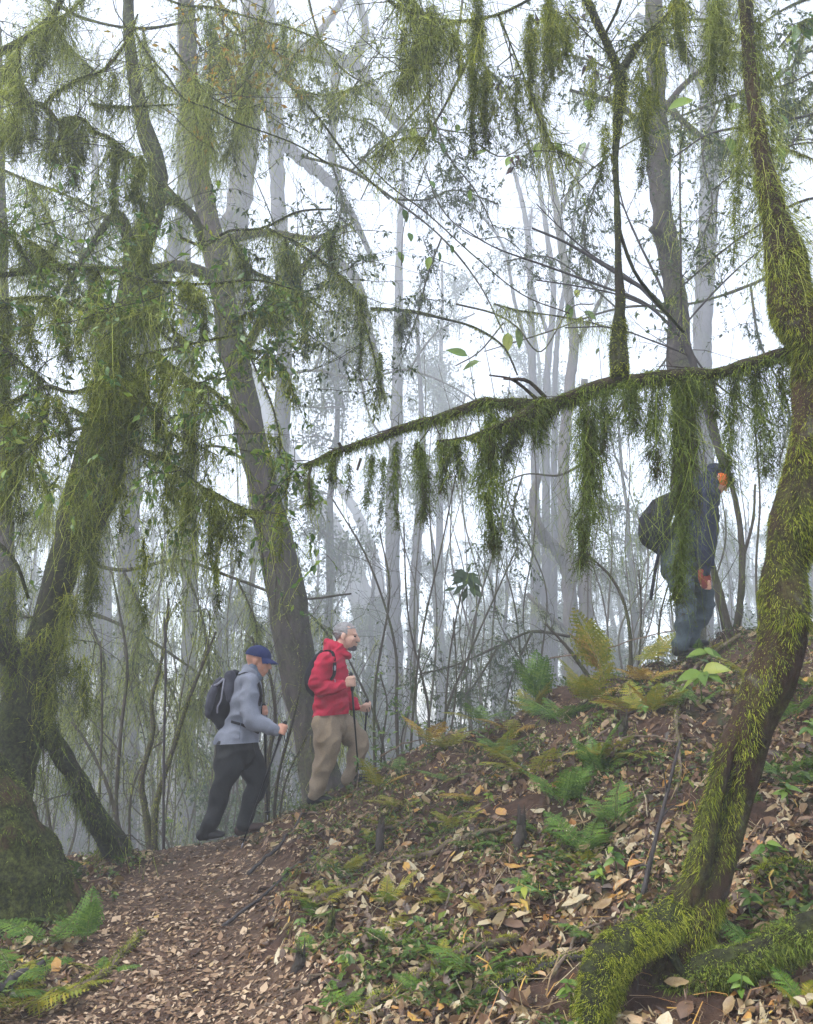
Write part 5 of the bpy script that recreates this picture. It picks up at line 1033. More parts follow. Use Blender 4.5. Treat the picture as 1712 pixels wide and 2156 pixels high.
for i, (px, y, s) in enumerate([(690, 38, 1.9), (925, 58, 2.4), (1150, 54, 2.3), (1350, 36, 1.8)]):
    x = (px - 856) / FOC * y * .97; pr = protos[(0, 2, 0, 1)[i % 4]]
    T = thing('misty_tree', ['tall hazy leafy tree right of the leaning grey trunk', 'tall faint leafy tree behind the tip of the long mossy branch', 'tall faint leafy tree behind the middle of the long mossy branch', 'tall hazy leafy tree left of the dark scaly trunk'][i], 'tree', (x, y, float(H(x, y, False)) - .1), 'tall leafy trees in the mist of the middle')
    T.rotation_euler = (rng.normal(0, .05), rng.normal(0, .05), i * 1.3); T.scale = (s, s, s)
    for nm, me in zip(NAMES, pr):
        o = bpy.data.objects.new(nm, me); sc.collection.objects.link(o); o.parent = T
        if nm != 'trunk': o['kind'] = 'stuff'
        else: o.scale = (.6, .6, 1)
bs = []
for i in range(64):
    for _ in range(50):
        y = rng.uniform(14, 40); x = rng.uniform(-.6, .6) * y; px = 856 + FOC * x / y
        if not (900 < px < 1500 and y < 30) and not (px < 400 and y < 26): break
    bs.append((x, y))
bs += [(2.2, 19.5), (3.6, 20.5), (1.0, 20.0)]
for i, (x, y) in enumerate(bs):
    T = thing('far_bush', 'loose leafy bush standing in the mist below the ridge', 'bush', (x, y, float(H(x, y, False)) - .1), 'bushes in the mist'); T.rotation_euler = (0, 0, rng.uniform(0, 6.28)); s = rng.uniform(.8, 1.3) if i < 64 else 1.15; T.scale = (s, s, s)
    for nm, me in zip(('stems', 'foliage'), bushes[i % 2]):
        o = bpy.data.objects.new(nm, me); sc.collection.objects.link(o); o.parent = T; o['kind'] = 'stuff'
# ------------------------------------------------------------------ the three hikers
M['skin'] = cloth_mat('skin', (.46, .235, .165), .12, 90, .55, .1)
M['skin_pale'] = cloth_mat('pale_skin', (.50, .31, .24), .12, 90, .55, .1)
M['hair_grey'] = cloth_mat('grey_hair', (.22, .215, .22), .4, 220, .7, .8)
M['beard_dark'] = cloth_mat('dark_beard', (.07, .065, .075), .4, 220, .7, .8)
M['fleece'] = cloth_mat('grey_fleece', (.20, .215, .265), .12, 160, .95, .3, 10)
M['fleece_dark'] = cloth_mat('blue_grey_fleece_trim', (.13, .16, .22), .12, 160, .95, .3, 10)
M['red'] = cloth_mat('red_hoodie', (.36, .014, .042), .14, 90, .85, .25, 10)
M['black_trousers'] = cloth_mat('black_trousers', (.016, .017, .019), .3, 90, .75, .2)
M['tan_trousers'] = cloth_mat('tan_trousers', (.215, .165, .115), .14, 90, .85, .25, 8)
M['jeans'] = cloth_mat('blue_grey_trousers', (.036, .050, .060), .25, 60, .85, .3, 12)
M['navy'] = cloth_mat('navy_cloth', (.009, .012, .032), .2, 90, .8, .2)
M['cap_blue'] = cloth_mat('navy_cap', (.012, .020, .085), .2, 120, .75, .2)
M['pack_black'] = cloth_mat('black_nylon', (.006, .006, .010), .3, 90, .85, .3)
M['pack_grey'] = cloth_mat('grey_nylon', (.050, .050, .068), .2, 90, .85, .3)
M['piping'] = cloth_mat('light_piping', (.24, .24, .29), .1, 90, .6, .1)
M['boot'] = cloth_mat('brown_boot', (.055, .036, .032), .3, 60, .7, .3)
M['boot_black'] = cloth_mat('black_boot', (.014, .013, .014), .3, 60, .6, .3)
M['sole'] = cloth_mat('rubber_sole', (.03, .028, .026), .3, 40, .8, .3)
M['orange'] = cloth_mat('orange_hood', (.65, .13, .02), .15, 90, .8, .2)
M['red_glove'] = cloth_mat('red_glove', (.17, .03, .022), .2, 90, .8, .2)
M['pole'] = cloth_mat('black_pole', (.012, .012, .015), .3, 90, .4, .05)
M['cork'] = cloth_mat('grip_rubber', (.022, .02, .024), .3, 90, .7, .2)
M['eye'] = cloth_mat('eye_dark', (.02, .015, .012), .1, 90, .2, 0)

LAT = np.array([0, 1., 0])
def loft(b, pts, ra, rb, n=None, sides=16, caps=True, lat=LAT):
    """closed elliptical tube; ra = radius in the walking plane, rb = radius sideways; rounded ends"""
    pts = np.asarray(pts, float); m = n or (len(pts) - 1) * 6 + 1
    s = spline(np.column_stack([pts, np.broadcast_to(ra, len(pts)), np.broadcast_to(rb, len(pts))]), m)
    p, a, c = s[:, :3], np.maximum(s[:, 3], .003), np.maximum(s[:, 4], .003); t = unit(np.gradient(p, axis=0))
    if caps:
        th = np.linspace(80, 15, 4) * np.pi / 180
        e0 = [p[0] - t[0] * min(a[0], c[0]) * math.sin(x) for x in th]; e1 = [p[-1] + t[-1] * min(a[-1], c[-1]) * math.sin(x) for x in th[::-1]]
        p = np.vstack([e0, p, e1]); a = np.concatenate([a[0] * np.cos(th), a, a[-1] * np.cos(th[::-1])]); c = np.concatenate([c[0] * np.cos(th), c, c[-1] * np.cos(th[::-1])])
        t = np.vstack([np.repeat(t[:1], 4, 0), t, np.repeat(t[-1:], 4, 0)])
    l = unit(lat - t * (t @ lat)[:, None]); u = np.cross(l, t); ang = np.arange(sides) * 2 * np.pi / sides
    v = p[:, None] + u[:, None] * np.cos(ang)[None, :, None] * a[:, None, None] + l[:, None] * np.sin(ang)[None, :, None] * c[:, None, None]
    k = len(p); i = np.arange(k - 1)[:, None] * sides; j = np.arange(sides)[None]; j2 = (j + 1) % sides
    q_ = np.stack([i + j, i + j2, i + sides + j2, i + sides + j], -1).reshape(-1, 4); v = np.vstack([v.reshape(-1, 3), p[0], p[-1]]); kk = k * sides; jj = np.arange(sides); j3 = (jj + 1) % sides
    b.add(v, q_, np.vstack([np.stack([np.full(sides, kk), j3, jj], -1), np.stack([np.full(sides, kk + 1), (k - 1) * sides + jj, (k - 1) * sides + j3], -1)]))
def ell(b, c, ax, r, n=14):
    """ellipsoid at c; ax = three unit axes, r = three radii"""
    th = np.linspace(0, np.pi, n)[1:-1]; ph = np.arange(n * 2) * np.pi / n; ax = np.asarray(ax)
    d = np.stack([np.outer(np.sin(th), np.cos(ph)), np.outer(np.sin(th), np.sin(ph)), np.outer(np.cos(th), np.ones_like(ph))], -1)
    v = np.asarray(c) + (d * r) @ ax; s = 2 * n; k = len(th); i = np.arange(k - 1)[:, None] * s; j = np.arange(s)[None]; j2 = (j + 1) % s
    q_ = np.stack([i + j, i + s + j, i + s + j2, i + j2], -1).reshape(-1, 4); top = np.asarray(c) + (np.array([0, 0, 1.]) * r) @ ax; bot = np.asarray(c) - (np.array([0, 0, 1.]) * r) @ ax
    jj = np.arange(s); j3 = (jj + 1) % s
    b.add(np.vstack([v.reshape(-1, 3), top, bot]), q_, np.vstack([np.stack([np.full(s, k * s), jj, j3], -1), np.stack([np.full(s, k * s + 1), (k - 1) * s + j3, (k - 1) * s + jj], -1)]))
def solid(b, name, mat, parent, voxel=.007, smooth=3, wrinkle=0.0, wdir=(1, 1, 1), wscale=9, seed=0):
    """fuse the overlapping pieces of b into one continuous skin"""
    me = b.mesh('tmp', None); o = bpy.data.objects.new('tmp', me); sc.collection.objects.link(o)
    m = o.modifiers.new('r', 'REMESH'); m.mode = 'VOXEL'; m.voxel_size = voxel
    s = o.modifiers.new('s', 'SMOOTH'); s.factor = .5; s.iterations = smooth
    if name == 'body':
        dm = o.modifiers.new('d', 'DECIMATE'); dm.ratio = .4
    dg = bpy.context.evaluated_depsgraph_get(); out = bpy.data.meshes.new_from_object(o.evaluated_get(dg))
    bpy.data.objects.remove(o); bpy.data.meshes.remove(me); out.name = name
    if wrinkle:
        n = len(out.vertices); co = np.empty(n * 3, np.float32); out.vertices.foreach_get('co', co); co = co.reshape(-1, 3).astype(float)
        nm = np.empty(n * 3, np.float32); out.vertex_normals.foreach_get('vector', nm); nm = nm.reshape(-1, 3)
        w = 1 - 2 * np.abs(snoise(co * wdir, wscale, seed, 2)); co += nm * (wrinkle * w)[:, None]; out.vertices.foreach_set('co', co.astype(np.float32).ravel())
    out.polygons.foreach_set('use_smooth', np.ones(len(out.polygons), bool)); out.materials.clear(); out.materials.append(mat)
    return link(name, out, parent)
def flatten(o, p, n):
    """cut a rounded end straight: a hem"""
    p, n = np.asarray(p), unit(n); me = o.data; co = np.empty(len(me.vertices) * 3, np.float32); me.vertices.foreach_get('co', co); co = co.reshape(-1, 3).astype(float)
    d = (co - p) @ n; k = d > 0; co[k] -= n * d[k][:, None]; me.vertices.foreach_set('co', co.astype(np.float32).ravel()); me.update()
def head(b, c, f, u, s=1.0):
    l = np.cross(u, f); ax = [f, l, u]; E = lambda df, dl, du, r: ell(b, c + (f * df + l * dl + u * du) * s, ax, np.array(r) * s)
    E(-.012, 0, .03, (.098, .077, .092)); E(.028, 0, -.035, (.072, .064, .082)); E(.060, 0, -.098, (.030, .034, .024)); E(.078, 0, .018, (.022, .050, .014)); E(.066, .036, -.030, (.026, .022, .026)); E(.066, -.036, -.030, (.026, .022, .026))
    loft(b, [c + (f * .090 + u * .008) * s, c + (f * .112 - u * .022) * s, c + (f * .116 - u * .036) * s], [.009 * s, .013 * s, .014 * s], [.009 * s, .013 * s, .017 * s], sides=10)
    E(.092, 0, -.064, (.014, .026, .008)); E(.088, 0, -.078, (.014, .024, .008))
    for k in (-1, 1): E(-.008, k * .078, -.012, (.020, .010, .032))
    loft(b, [c - u * .05 * s - f * .02 * s, c - u * .13 * s - f * .045 * s, c - u * .20 * s - f * .07 * s], [.060 * s, .058 * s, .075 * s], [.056 * s, .058 * s, .085 * s])
    return l
def hand(b, wrist, grip, pd, out, s=1.0, tight=True):
    """palm, four curled fingers round the pole and a thumb; pd runs down the pole, out points to the back of the hand"""
    pd = unit(pd); e = np.asarray(grip) - wrist; e = unit(e - pd * (e @ pd)); out = np.asarray(out, float); out = unit(out - pd * (out @ pd) - e * (out @ e) * .6)
    pc = grip + out * .026 * s - e * .012 * s
    loft(b, [wrist, wrist + (pc - wrist) * .55, pc], [.027 * s, .034 * s, .040 * s], [.021 * s, .016 * s, .014 * s], lat=out)
    for i in range(4):
        off = (-.033 + i * .021) * s; L = [.85, 1, .95, .78][i]; r = .0265 * s; cc = grip + pd * off
        th = np.linspace(.35, .35 + 3.3 * L, 8); p = [pc + pd * off * .85 - e * .012 * s] + [cc + (out * np.cos(a) + e * np.sin(a)) * r * (1.12 if 1 <= j_ <= 3 else 1.0) for j_, a in enumerate(th)]
        tube(b, spline(p, 14), np.linspace(.0112, .0082, 14) * s, 8)
    p = [wrist + (pc - wrist) * .5 - pd * .018 * s, pc - e * .020 * s - pd * .036 * s, grip - pd * .046 * s + out * .004 * s + e * .010 * s, grip - pd * .044 * s + e * .027 * s - out * .012 * s]
    tube(b, spline(p, 12), np.linspace(.0135, .0088, 12) * s, 8)
def pole(top, tip, label, person_group='trekking poles', grip=.14):
    top, tip = np.asarray(top), np.asarray(tip); d = unit(tip - top); L = np.linalg.norm(tip - top); T = thing('trekking_pole', label, 'trekking pole', top, person_group)
    b = Buf(); loft(b, [top, top + d * .02, top + d * .05, top + d * grip], [.017, .019, .013, .014], [.017, .017, .013, .014], sides=10); b.build('grip', M['cork'], T)
    b = Buf(); tube(b, [top + d * grip * .9, top + d * L * .5, top + d * L * .501, tip - d * .04], [.009, .009, .0075, .0065], 8); b.build('shaft', M['pole'], T)
    b = Buf(); a = tip - d * .07; tube(b, [a, a + d * .004, a + d * .010], [.012, .028, .024], 12); b.build('basket', M['pole'], T)
    b = Buf(); tube(b, [tip - d * .045, tip], [.006, .003], 6); b.build('tip', M['piping'], T)
    b = Buf(); a = top + d * .02; s_ = np.array([.03, -.01, -.02]); tube(b, spline([a, a + s_ + [0, 0, -.05], a + s_ * .6 + [0, 0, -.12], a + [0, -.012, -.06], a], 14), .004, 5); b.build('wrist_strap', M['pole'], T)
    return T
def strap(name, pts, w, mat, parent, thick=.006, lat=None):
    b = Buf(); p = spline(pts, 18); loft(b, p, thick, w / 2, n=18, sides=10, lat=LAT if lat is None else np.asarray(lat, float)); return b.build(name, mat, parent)
def shoe(heel, toe, ank, mat, parent, r=.047, name='boot'):
    heel, toe = np.asarray(heel), np.asarray(toe); f = unit(toe - heel); L = np.linalg.norm(toe - heel); up = np.cross(LAT, f); up = -up if up[2] < 0 else up
    b = Buf(); loft(b, [heel + up * .045 + f * .02, heel + up * .042 + f * L * .35, heel + up * .033 + f * L * .7, heel + up * .026 + f * L * .95], [.045, .042, .032, .022], [.038, .042, .047, .036]); loft(b, [heel + up * .05 + f * .04, ank], [.048, .048], [.042, .045])
    o = solid(b, name, mat, parent, .006, 2)
    b = Buf(); loft(b, [heel + up * .008, heel + up * .008 + f * L * .5, heel + up * .008 + f * L], [.012, .010, .011], [.040, .046, .036]); b.build('sole', M['sole'], o)
    o2 = [c for c in o.children][0] if o.children else None
    return o

# ---- hiker in the grey fleece and blue cap
def G(zx, zy, dy=0.0): return P(368.5 + zx * .2768, 1263.5 + zy * .2768, 6.9 + dy)
root = thing('person', 'hiker in a grey fleece, black trousers and blue cap walking right with trekking poles', 'person', G(300, 1830))
hc = G(632, 462); f = unit(np.array([1, 0, -.22])); u = unit(np.array([.22, 0, 1]))
b = Buf(); head(b, hc, f, u, 1.0)
loft(b, [G(570, 590), G(545, 700), G(520, 900), G(490, 1100)], [.07, .09, .10, .10], [.10, .14, .12, .12])
loft(b, [G(560, 640, -.17), G(568, 780, -.2), G(585, 905, -.2), G(690, 965, -.17), G(775, 985, -.14)], [.05, .045, .04, .034, .026], [.05, .045, .04, .032, .024])
loft(b, [G(560, 640, .17), G(600, 800, .19), G(625, 900, .19), G(690, 850, .12)], [.05, .045, .036, .025], [.05, .045, .036, .024])
loft(b, [G(450, 1130, -.09), G(380, 1400, -.1), G(300, 1600, -.1), G(245, 1790, -.1)], [.05, .045, .038, .032], [.05, .045, .038, .032])
loft(b, [G(540, 1130, .09), G(625, 1390, .1), G(570, 1560, .1), G(520, 1740, .1)], [.05, .045, .038, .032], [.05, .045, .038, .032])
nt_, nb_ = G(838, 932, -.14), G(502, 1888, -.30)
pd = unit(nb_ - nt_); gp = nt_ + pd * .062; hand(b, G(772, 985, -.14), gp, pd, (0, -1, .1), .95)
ft_, fb_ = G(676, 800, .12), G(705, 1672, .22); pd2 = unit(fb_ - ft_); hand(b, G(672, 872, .12), ft_ + pd2 * .05, pd2, (0, -1, .2), .95)
body = solid(b, 'body', M['skin'], root, .0076, 1)
for k in (-1, 1):
    b = Buf(); ell(b, hc + f * .083 + np.cross(u, f) * k * .030 - u * .004, np.eye(3), (.011, .011, .009), 8); b.build('eye', M['eye'], root)
b = Buf(); loft(b, [G(568, 560), G(556, 620), G(540, 720), G(520, 860), G(498, 980), G(476, 1082), G(474, 1130)], [.078, .10, .128, .140, .152, .185, .192], [.10, .175, .195, .185, .185, .205, .21])
loft(b, [G(560, 630, -.165), G(566, 760, -.2), G(580, 900, -.205), G(660, 945, -.19), G(768, 990, -.15)], [.078, .074, .070, .058, .043], [.075, .07, .066, .056, .042])
loft(b, [G(560, 630, .165), G(600, 780, .19), G(622, 900, .19), G(672, 880, .14)], [.075, .07, .06, .045], [.075, .07, .06, .045])
jacket = solid(b, 'fleece_jacket', M['fleece'], root, .0105, 2,   .013, (.8, .8, 1.7), 3.8, 31)
flatten(jacket, G(474, 1088), (.05, 0, -1))
b = Buf(); loft(b, [G(598, 575), G(600, 545), G(608, 520)], [.078, .070, .068], [.075, .070, .070], lat=LAT); solid(b, 'collar', M['fleece_dark'], root, .007, 2)
b = Buf(); tube(b, spline([G(498, 650, -.19), G(520, 615, -.205), G(560, 600, -.215), G(610, 625, -.20)], 12), .003, 5); tube(b, spline([G(515, 700, -.205), G(505, 800, -.205), G(500, 930, -.20), G(490, 1060, -.21)], 12), .0025, 5); b.build('seam', M['fleece_dark'], root)
b = Buf(); tube(b, spline([G(640, 620, -.02), G(662, 760, -.02), G(655, 900, -.02), G(645, 1080, -.02)], 12), .004, 5); b.build('zip', M['pack_black'], root)
b = Buf(); a = G(768, 990, -.15); loft(b, [a - unit(a - G(660, 945, -.19)) * .03, a + unit(a - G(660, 945, -.19)) * .006], [.046, .045], [.045, .044]); b.build('cuff', M['fleece'], root)
b = Buf(); loft(b, [G(482, 1080), G(480, 1150)], [.14, .148], [.16, .165])
loft(b, [G(430, 1140, -.085), G(405, 1260, -.09), G(372, 1400, -.1), G(305, 1580, -.1), G(243, 1765, -.1)], [.125, .115, .092, .074, .062], [.115, .108, .088, .072, .060])
loft(b, [G(545, 1140, .085), G(590, 1270, .09), G(622, 1390, .1), G(578, 1540, .1), G(528, 1705, .1)], [.125, .112, .092, .072, .060], [.115, .108, .088, .074, .068])
solid(b, 'trousers', M['black_trousers'], root, .0105, 2, .011, (.8, .8, 1.3), 3.4, 32)
shoe(G(180, 1835, -.1), G(372, 1806, -.1), G(240, 1770, -.1), M['boot_black'], root); shoe(G(475, 1800, .1), G(715, 1735, .1), G(520, 1720, .1), M['boot'], root)
# cap: dome, band and a brim
l_ = np.cross(u, f); ax = np.array([f, l_, u]); cb = Buf(); n = 22
for_th = np.linspace(0, np.pi / 2 * 1.03, 12); ph = np.arange(n * 2) * np.pi / n
d = np.stack([np.outer(np.sin(for_th), np.cos(ph)), np.outer(np.sin(for_th), np.sin(ph)), np.outer(np.cos(for_th), np.ones_like(ph))], -1)
seam = 1 - .018 * np.exp(-(np.abs(((ph / (np.pi / 3)) + .5) % 1 - .5) / .06) ** 2)[None, :, None]
v = hc + u * .036 - f * .008 + ((d * [.112, .090, .094]) * seam) @ ax; s_ = n * 2; i = np.arange(11)[:, None] * s_; j = np.arange(s_)[None]; j2 = (j + 1) % s_
cb.add(v.reshape(-1, 3), np.stack([i + j, i + s_ + j, i + s_ + j2, i + j2], -1).reshape(-1, 4)); ell(cb, hc + u * .128 - f * .008, ax, (.009, .009, .005), 8)
cap = cb.build('cap', M['cap_blue'], root)
bb = Buf(); aa = np.linspace(-1.15, 1.15, 15); rr_ = np.linspace(0, 1, 6); V = []
for z_ in (0, -.005):
    for r0 in rr_:
        for a in aa: V.append(hc - f * .008 + u * .030 + f * (np.cos(a) * (.108 + r0 * .078 * np.cos(a * .75))) + l_ * np.sin(a) * (.088 + r0 * .006) - u * (-.010 + r0 * .026 + .020 * (a / 1.15) ** 2 * (.3 + r0)) + u * z_)
i = np.arange(5)[:, None] * 15; j = np.arange(14)[None]; q_ = np.stack([i + j, i + 15 + j, i + 16 + j, i + 1 + j], -1).reshape(-1, 4); bb.add(V, np.vstack([q_, q_[:, ::-1] + 90])); bb.build('cap_brim', M['cap_blue'], root)
pole(nt_, nb_, 'black trekking pole slanting back under the front hand of the grey hiker'); pole(ft_, fb_, 'black trekking pole standing upright behind the grey hiker')
K = thing('backpack', 'grey and black backpack on the hiker in the grey fleece', 'backpack', G(380, 940), None)
b = Buf(); loft(b, [G(455, 575), G(430, 640), G(400, 740), G(378, 850), G(385, 925)], [.050, .088, .112, .128, .085], [.11, .145, .155, .16, .14]); solid(b, 'main_bag', M['pack_black'], K, .011, 2, .004, (1, 1, 1), 5, 33)
b = Buf(); loft(b, [G(345, 630), G(322, 700), G(300, 790), G(280, 860)], [.045, .066, .070, .050], [.10, .13, .135, .12]); solid(b, 'front_pocket', M['pack_grey'], K, .007, 2, .004, (1, 1, 1), 5, 34)
b = Buf(); loft(b, [G(425, 585, -.06), G(420, 680, -.07), G(425, 760, -.075)], [.055, .062, .04], [.085, .095, .09]); solid(b, 'upper_panel', M['pack_grey'], K, .007, 2)
b = Buf(); tube(b, spline([G(375, 600, -.13), G(362, 680, -.16), G(350, 760, -.17), G(325, 810, -.165), G(322, 860, -.15)], 14), .007, 6); b.build('piping', M['piping'], K)
b = Buf(); tube(b, spline([G(300, 650, -.10), G(330, 635, -.12), G(372, 598, -.12)], 10), .010, 6); b.build('handle', M['piping'], K)
strap('strap', [G(490, 570, -.11), G(540, 552, -.12), G(600, 572, -.135), G(638, 640, -.14), G(655, 720, -.12), G(640, 800, -.13)], .05, M['pack_black'], K, lat=(.3, 1, 0))
strap('strap', [G(490, 570, .11), G(560, 556, .12), G(625, 600, .13), G(655, 700, .12)], .05, M['pack_black'], K)
strap('waist_strap', [G(430, 925, -.17), G(500, 945, -.195), G(570, 975, -.20), G(635, 1010, -.15)], .022, M['pack_black'], K, lat=(0, 0, 1))

# ---- hiker in the red hoodie
def R(zx, zy, dy=0.0): return P(368.5 + zx * .2768, 1263.5 + zy * .2768, 7.5 + dy)
root = thing('person', 'grey haired hiker in a red hoodie and tan trousers climbing with two poles', 'person', R(1060, 1550))
hc = R(1306, 275); f = unit(np.array([1, -.22, -.05])); u = np.array([.05, 0, 1.]); u = unit(u - f * (u @ f))
b = Buf(); l_ = head(b, hc, f, u, 1.04)
loft(b, [R(1225, 400), R(1190, 520), R(1185, 700), R(1180, 880)], [.07, .095, .10, .10], [.10, .14, .12, .12])
loft(b, [R(1150, 470, -.18), R(1095, 570, -.2), R(1085, 665, -.2), R(1190, 660, -.2), R(1290, 645, -.17)], [.05, .045, .04, .034, .027], [.05, .045, .04, .032, .025])
loft(b, [R(1240, 470, .17), R(1270, 600, .2), R(1300, 740, .2), R(1360, 790, .16), R(1402, 822, .12)], [.05, .045, .038, .032, .026], [.05, .045, .038, .032, .024])
loft(b, [R(1130, 900, -.09), R(1150, 1180, -.1), R(1110, 1330, -.1), R(1055, 1520, -.1)], [.05, .045, .038, .032], [.05, .045, .038, .032])
loft(b, [R(1240, 900, .09), R(1400, 1090, .1), R(1355, 1230, .1), R(1320, 1370, .1)], [.05, .045, .038, .032], [.05, .045, .038, .032])
nt_, nb_ = R(1338, 562, -.17), R(1398, 1330, -.10); pd = unit(nb_ - nt_); hand(b, R(1285, 648, -.17), nt_ + pd * .07, pd, (-.1, -1, .1), 1.05)
ft_, fb_ = R(1462, 768, .10), R(1425, 1320, .55); pd2 = unit(fb_ - ft_); hand(b, R(1400, 822, .12), ft_ + pd2 * .06, pd2, (0, -1, .3), 1.05)
body = solid(b, 'body', M['skin_pale'], root, .0076, 1)
for k in (-1, 1):
    b = Buf(); ell(b, hc + f * .088 + l_ * k * .031 - u * .002, np.eye(3), (.011, .011, .009), 8); b.build('eye', M['eye'], root)
# short hair: a shell over the skull, cut back at the brow and ears
hb = Buf(); r_ = np.random.default_rng(5); ax = np.array([f, l_, u])
ell(hb, hc + u * .038 - f * .020, ax, (.106, .083, .093), 18)
hair = solid(hb, 'hair', M['hair_grey'], root, .006, 1, .0035, (1, 1, 1), 22, 6)
co = np.array([v.co for v in hair.data.vertices]); rel = (co - hc) @ ax.T
cut = (rel[:, 2] < .050 + rel[:, 0] * .25) & (rel[:, 0] > .03) | (rel[:, 2] < -.01) & (rel[:, 0] > -.045) | (rel[:, 2] < -.045)
co[cut] = hc + (co[cut] - hc) * .86; hair.data.vertices.foreach_set('co', co.astype(np.float32).ravel())
b = Buf(); ell(b, hc + f * .076 - u * .105, ax, (.026, .036, .028), 12); ell(b, hc + f * .052 - u * .112, ax, (.030, .046, .020), 12); ell(b, hc + f * .099 - u * .052, ax, (.010, .028, .006), 10); solid(b, 'beard', M['beard_dark'], root, .005, 1, .002, (1, 1, 1), 30, 3)
b = Buf(); loft(b, [R(1225, 400), R(1200, 470), R(1188, 570), R(1185, 700), R(1185, 800), R(1182, 868), R(1182, 900)], [.10, .125, .148, .150, .158, .156, .156], [.12, .19, .20, .185, .19, .195, .195])
loft(b, [R(1150, 465, -.175), R(1098, 560, -.205), R(1088, 660, -.21), R(1180, 668, -.21), R(1282, 652, -.175)], [.080, .076, .072, .058, .045], [.075, .072, .068, .056, .042])
loft(b, [R(1235, 465, .17), R(1265, 600, .2), R(1295, 730, .2), R(1350, 785, .17), R(1398, 820, .125)], [.080, .074, .066, .056, .043], [.075, .07, .062, .054, .042])
flatten(solid(b, 'hoodie', M['red'], root, .0105, 2,   .013, (.8, .8, 1.7), 3.8, 41), R(1182, 878), (.1, 0, -1))
b = Buf(); loft(b, [R(1158, 325), R(1205, 360), R(1262, 402), R(1318, 425)], [.040, .058, .056, .030], [.075, .105, .105, .085]); loft(b, [R(1180, 345), R(1170, 400)], [.055, .05], [.10, .12]); solid(b, 'hood', M['red'], root, .007, 2, .004, (1, 1, 1), 6, 42)
b = Buf(); tube(b, spline([R(1215, 600, -.21), R(1222, 650, -.22), R(1224, 690, -.22)], 6), .004, 5); b.build('drawstring', M['piping'], root)
b = Buf(); loft(b, [R(1185, 890), R(1190, 960)], [.128, .140], [.160, .168])
loft(b, [R(1150, 940, -.085), R(1160, 1060, -.1), R(1150, 1180, -.1), R(1112, 1310, -.1), R(1068, 1475, -.1)], [.128, .125, .102, .085, .064], [.118, .118, .096, .084, .072])
loft(b, [R(1255, 940, .085), R(1330, 1010, .1), R(1398, 1090, .1), R(1368, 1210, .1), R(1325, 1360, .1)], [.128, .118, .095, .080, .070], [.118, .11, .09, .078, .068])
solid(b, 'trousers', M['tan_trousers'], root, .0105, 2, .008, (1.2, .8, 1.0), 4.4, 43)
shoe(R(1015, 1560, -.1), R(1200, 1545, -.1), R(1055, 1500, -.1), M['boot_black'], root); shoe(R(1285, 1410, .1), R(1480, 1360, .1), R(1322, 1370, .1), M['boot_black'], root)
pole(nt_, nb_, 'black trekking pole held upright in the raised hand of the red hiker'); pole(ft_, fb_, 'black trekking pole in the lowered hand of the red hiker')
K = thing('backpack', 'slim black backpack on the hiker in the red hoodie', 'backpack', R(1050, 700), None)
b = Buf(); loft(b, [R(1120, 410, .02), R(1085, 470, .02), R(1055, 560, .02), R(1048, 640, .02), R(1068, 700, .02)], [.035, .060, .075, .075, .05], [.11, .14, .15, .15, .13]); solid(b, 'main_bag', M['pack_black'], K, .011, 2, .004, (1, 1, 1), 5, 44)
strap('strap', [R(1120, 400, -.11), R(1160, 382, -.13), R(1200, 400, -.165), R(1215, 480, -.20), R(1212, 560, -.205), R(1190, 605, -.2)], .055, M['pack_black'], K, lat=(.5, 1, 0)); strap('strap', [R(1140, 400, .11), R(1200, 390, .13), R(1260, 470, .17)], .05, M['pack_black'], K)
b = Buf(); loft(b, [R(1213, 505, -.212), R(1212, 530, -.215)], [.014, .014], [.01, .01], sides=8); b.build('buckle', M['piping'], K)

# ---- bent hiker half hidden behind the hanging moss
def Bp(zx, zy, dy=0.0): return P(1263.5 + zx * .2686, 895 + zy * .2686, 6.7 + dy)
root = thing('person', 'bent hiker in a navy jacket and orange hood half hidden behind hanging moss', 'person', Bp(640, 1800))
hc = Bp(912, 425); f = unit(np.array([.80, 0, -.60])); u = unit(np.array([.60, 0, .80]))
b = Buf(); head(b, hc, f, u, 1.0)
loft(b, [Bp(840, 480), Bp(780, 600), Bp(700, 850), Bp(610, 1060)], [.07, .095, .10, .10], [.10, .14, .12, .12])
loft(b, [Bp(835, 560, -.18), Bp(835, 760, -.2), Bp(828, 900, -.2), Bp(818, 1050, -.18), Bp(812, 1170, -.16)], [.05, .045, .04, .034, .027], [.05, .045, .04, .032, .025])
loft(b, [Bp(835, 560, .18), Bp(870, 760, .2), Bp(860, 900, .2), Bp(850, 1100, .18)], [.05, .045, .04, .03], [.05, .045, .04, .028])
loft(b, [Bp(600, 1080, -.09), Bp(655, 1400, -.1), Bp(645, 1570, -.1), Bp(610, 1760, -.1)], [.05, .045, .038, .032], [.05, .045, .038, .032])
loft(b, [Bp(680, 1080, .09), Bp(830, 1390, .1), Bp(760, 1560, .1), Bp(700, 1720, .1)], [.05, .045, .038, .032], [.05, .045, .038, .032])
kn = Bp(835, 1250, -.14); hand(b, Bp(812, 1165, -.16), kn, (.2, .3, -1), (0, -1, 0), 1.0)
solid(b, 'body', M['skin'], root, .008, 1)
b = Buf(); loft(b, [Bp(850, 480), Bp(815, 540), Bp(760, 680), Bp(700, 850), Bp(640, 1010)], [.09, .13, .155, .155, .15], [.12, .19, .2, .185, .18])
loft(b, [Bp(835, 560, -.175), Bp(838, 740, -.205), Bp(830, 880, -.205), Bp(820, 1030, -.19), Bp(812, 1160, -.165)], [.08, .076, .068, .058, .047], [.075, .072, .065, .056, .045])
loft(b, [Bp(835, 560, .175), Bp(868, 740, .2), Bp(860, 880, .2), Bp(850, 1080, .18)], [.08, .074, .066, .05], [.075, .07, .062, .05])
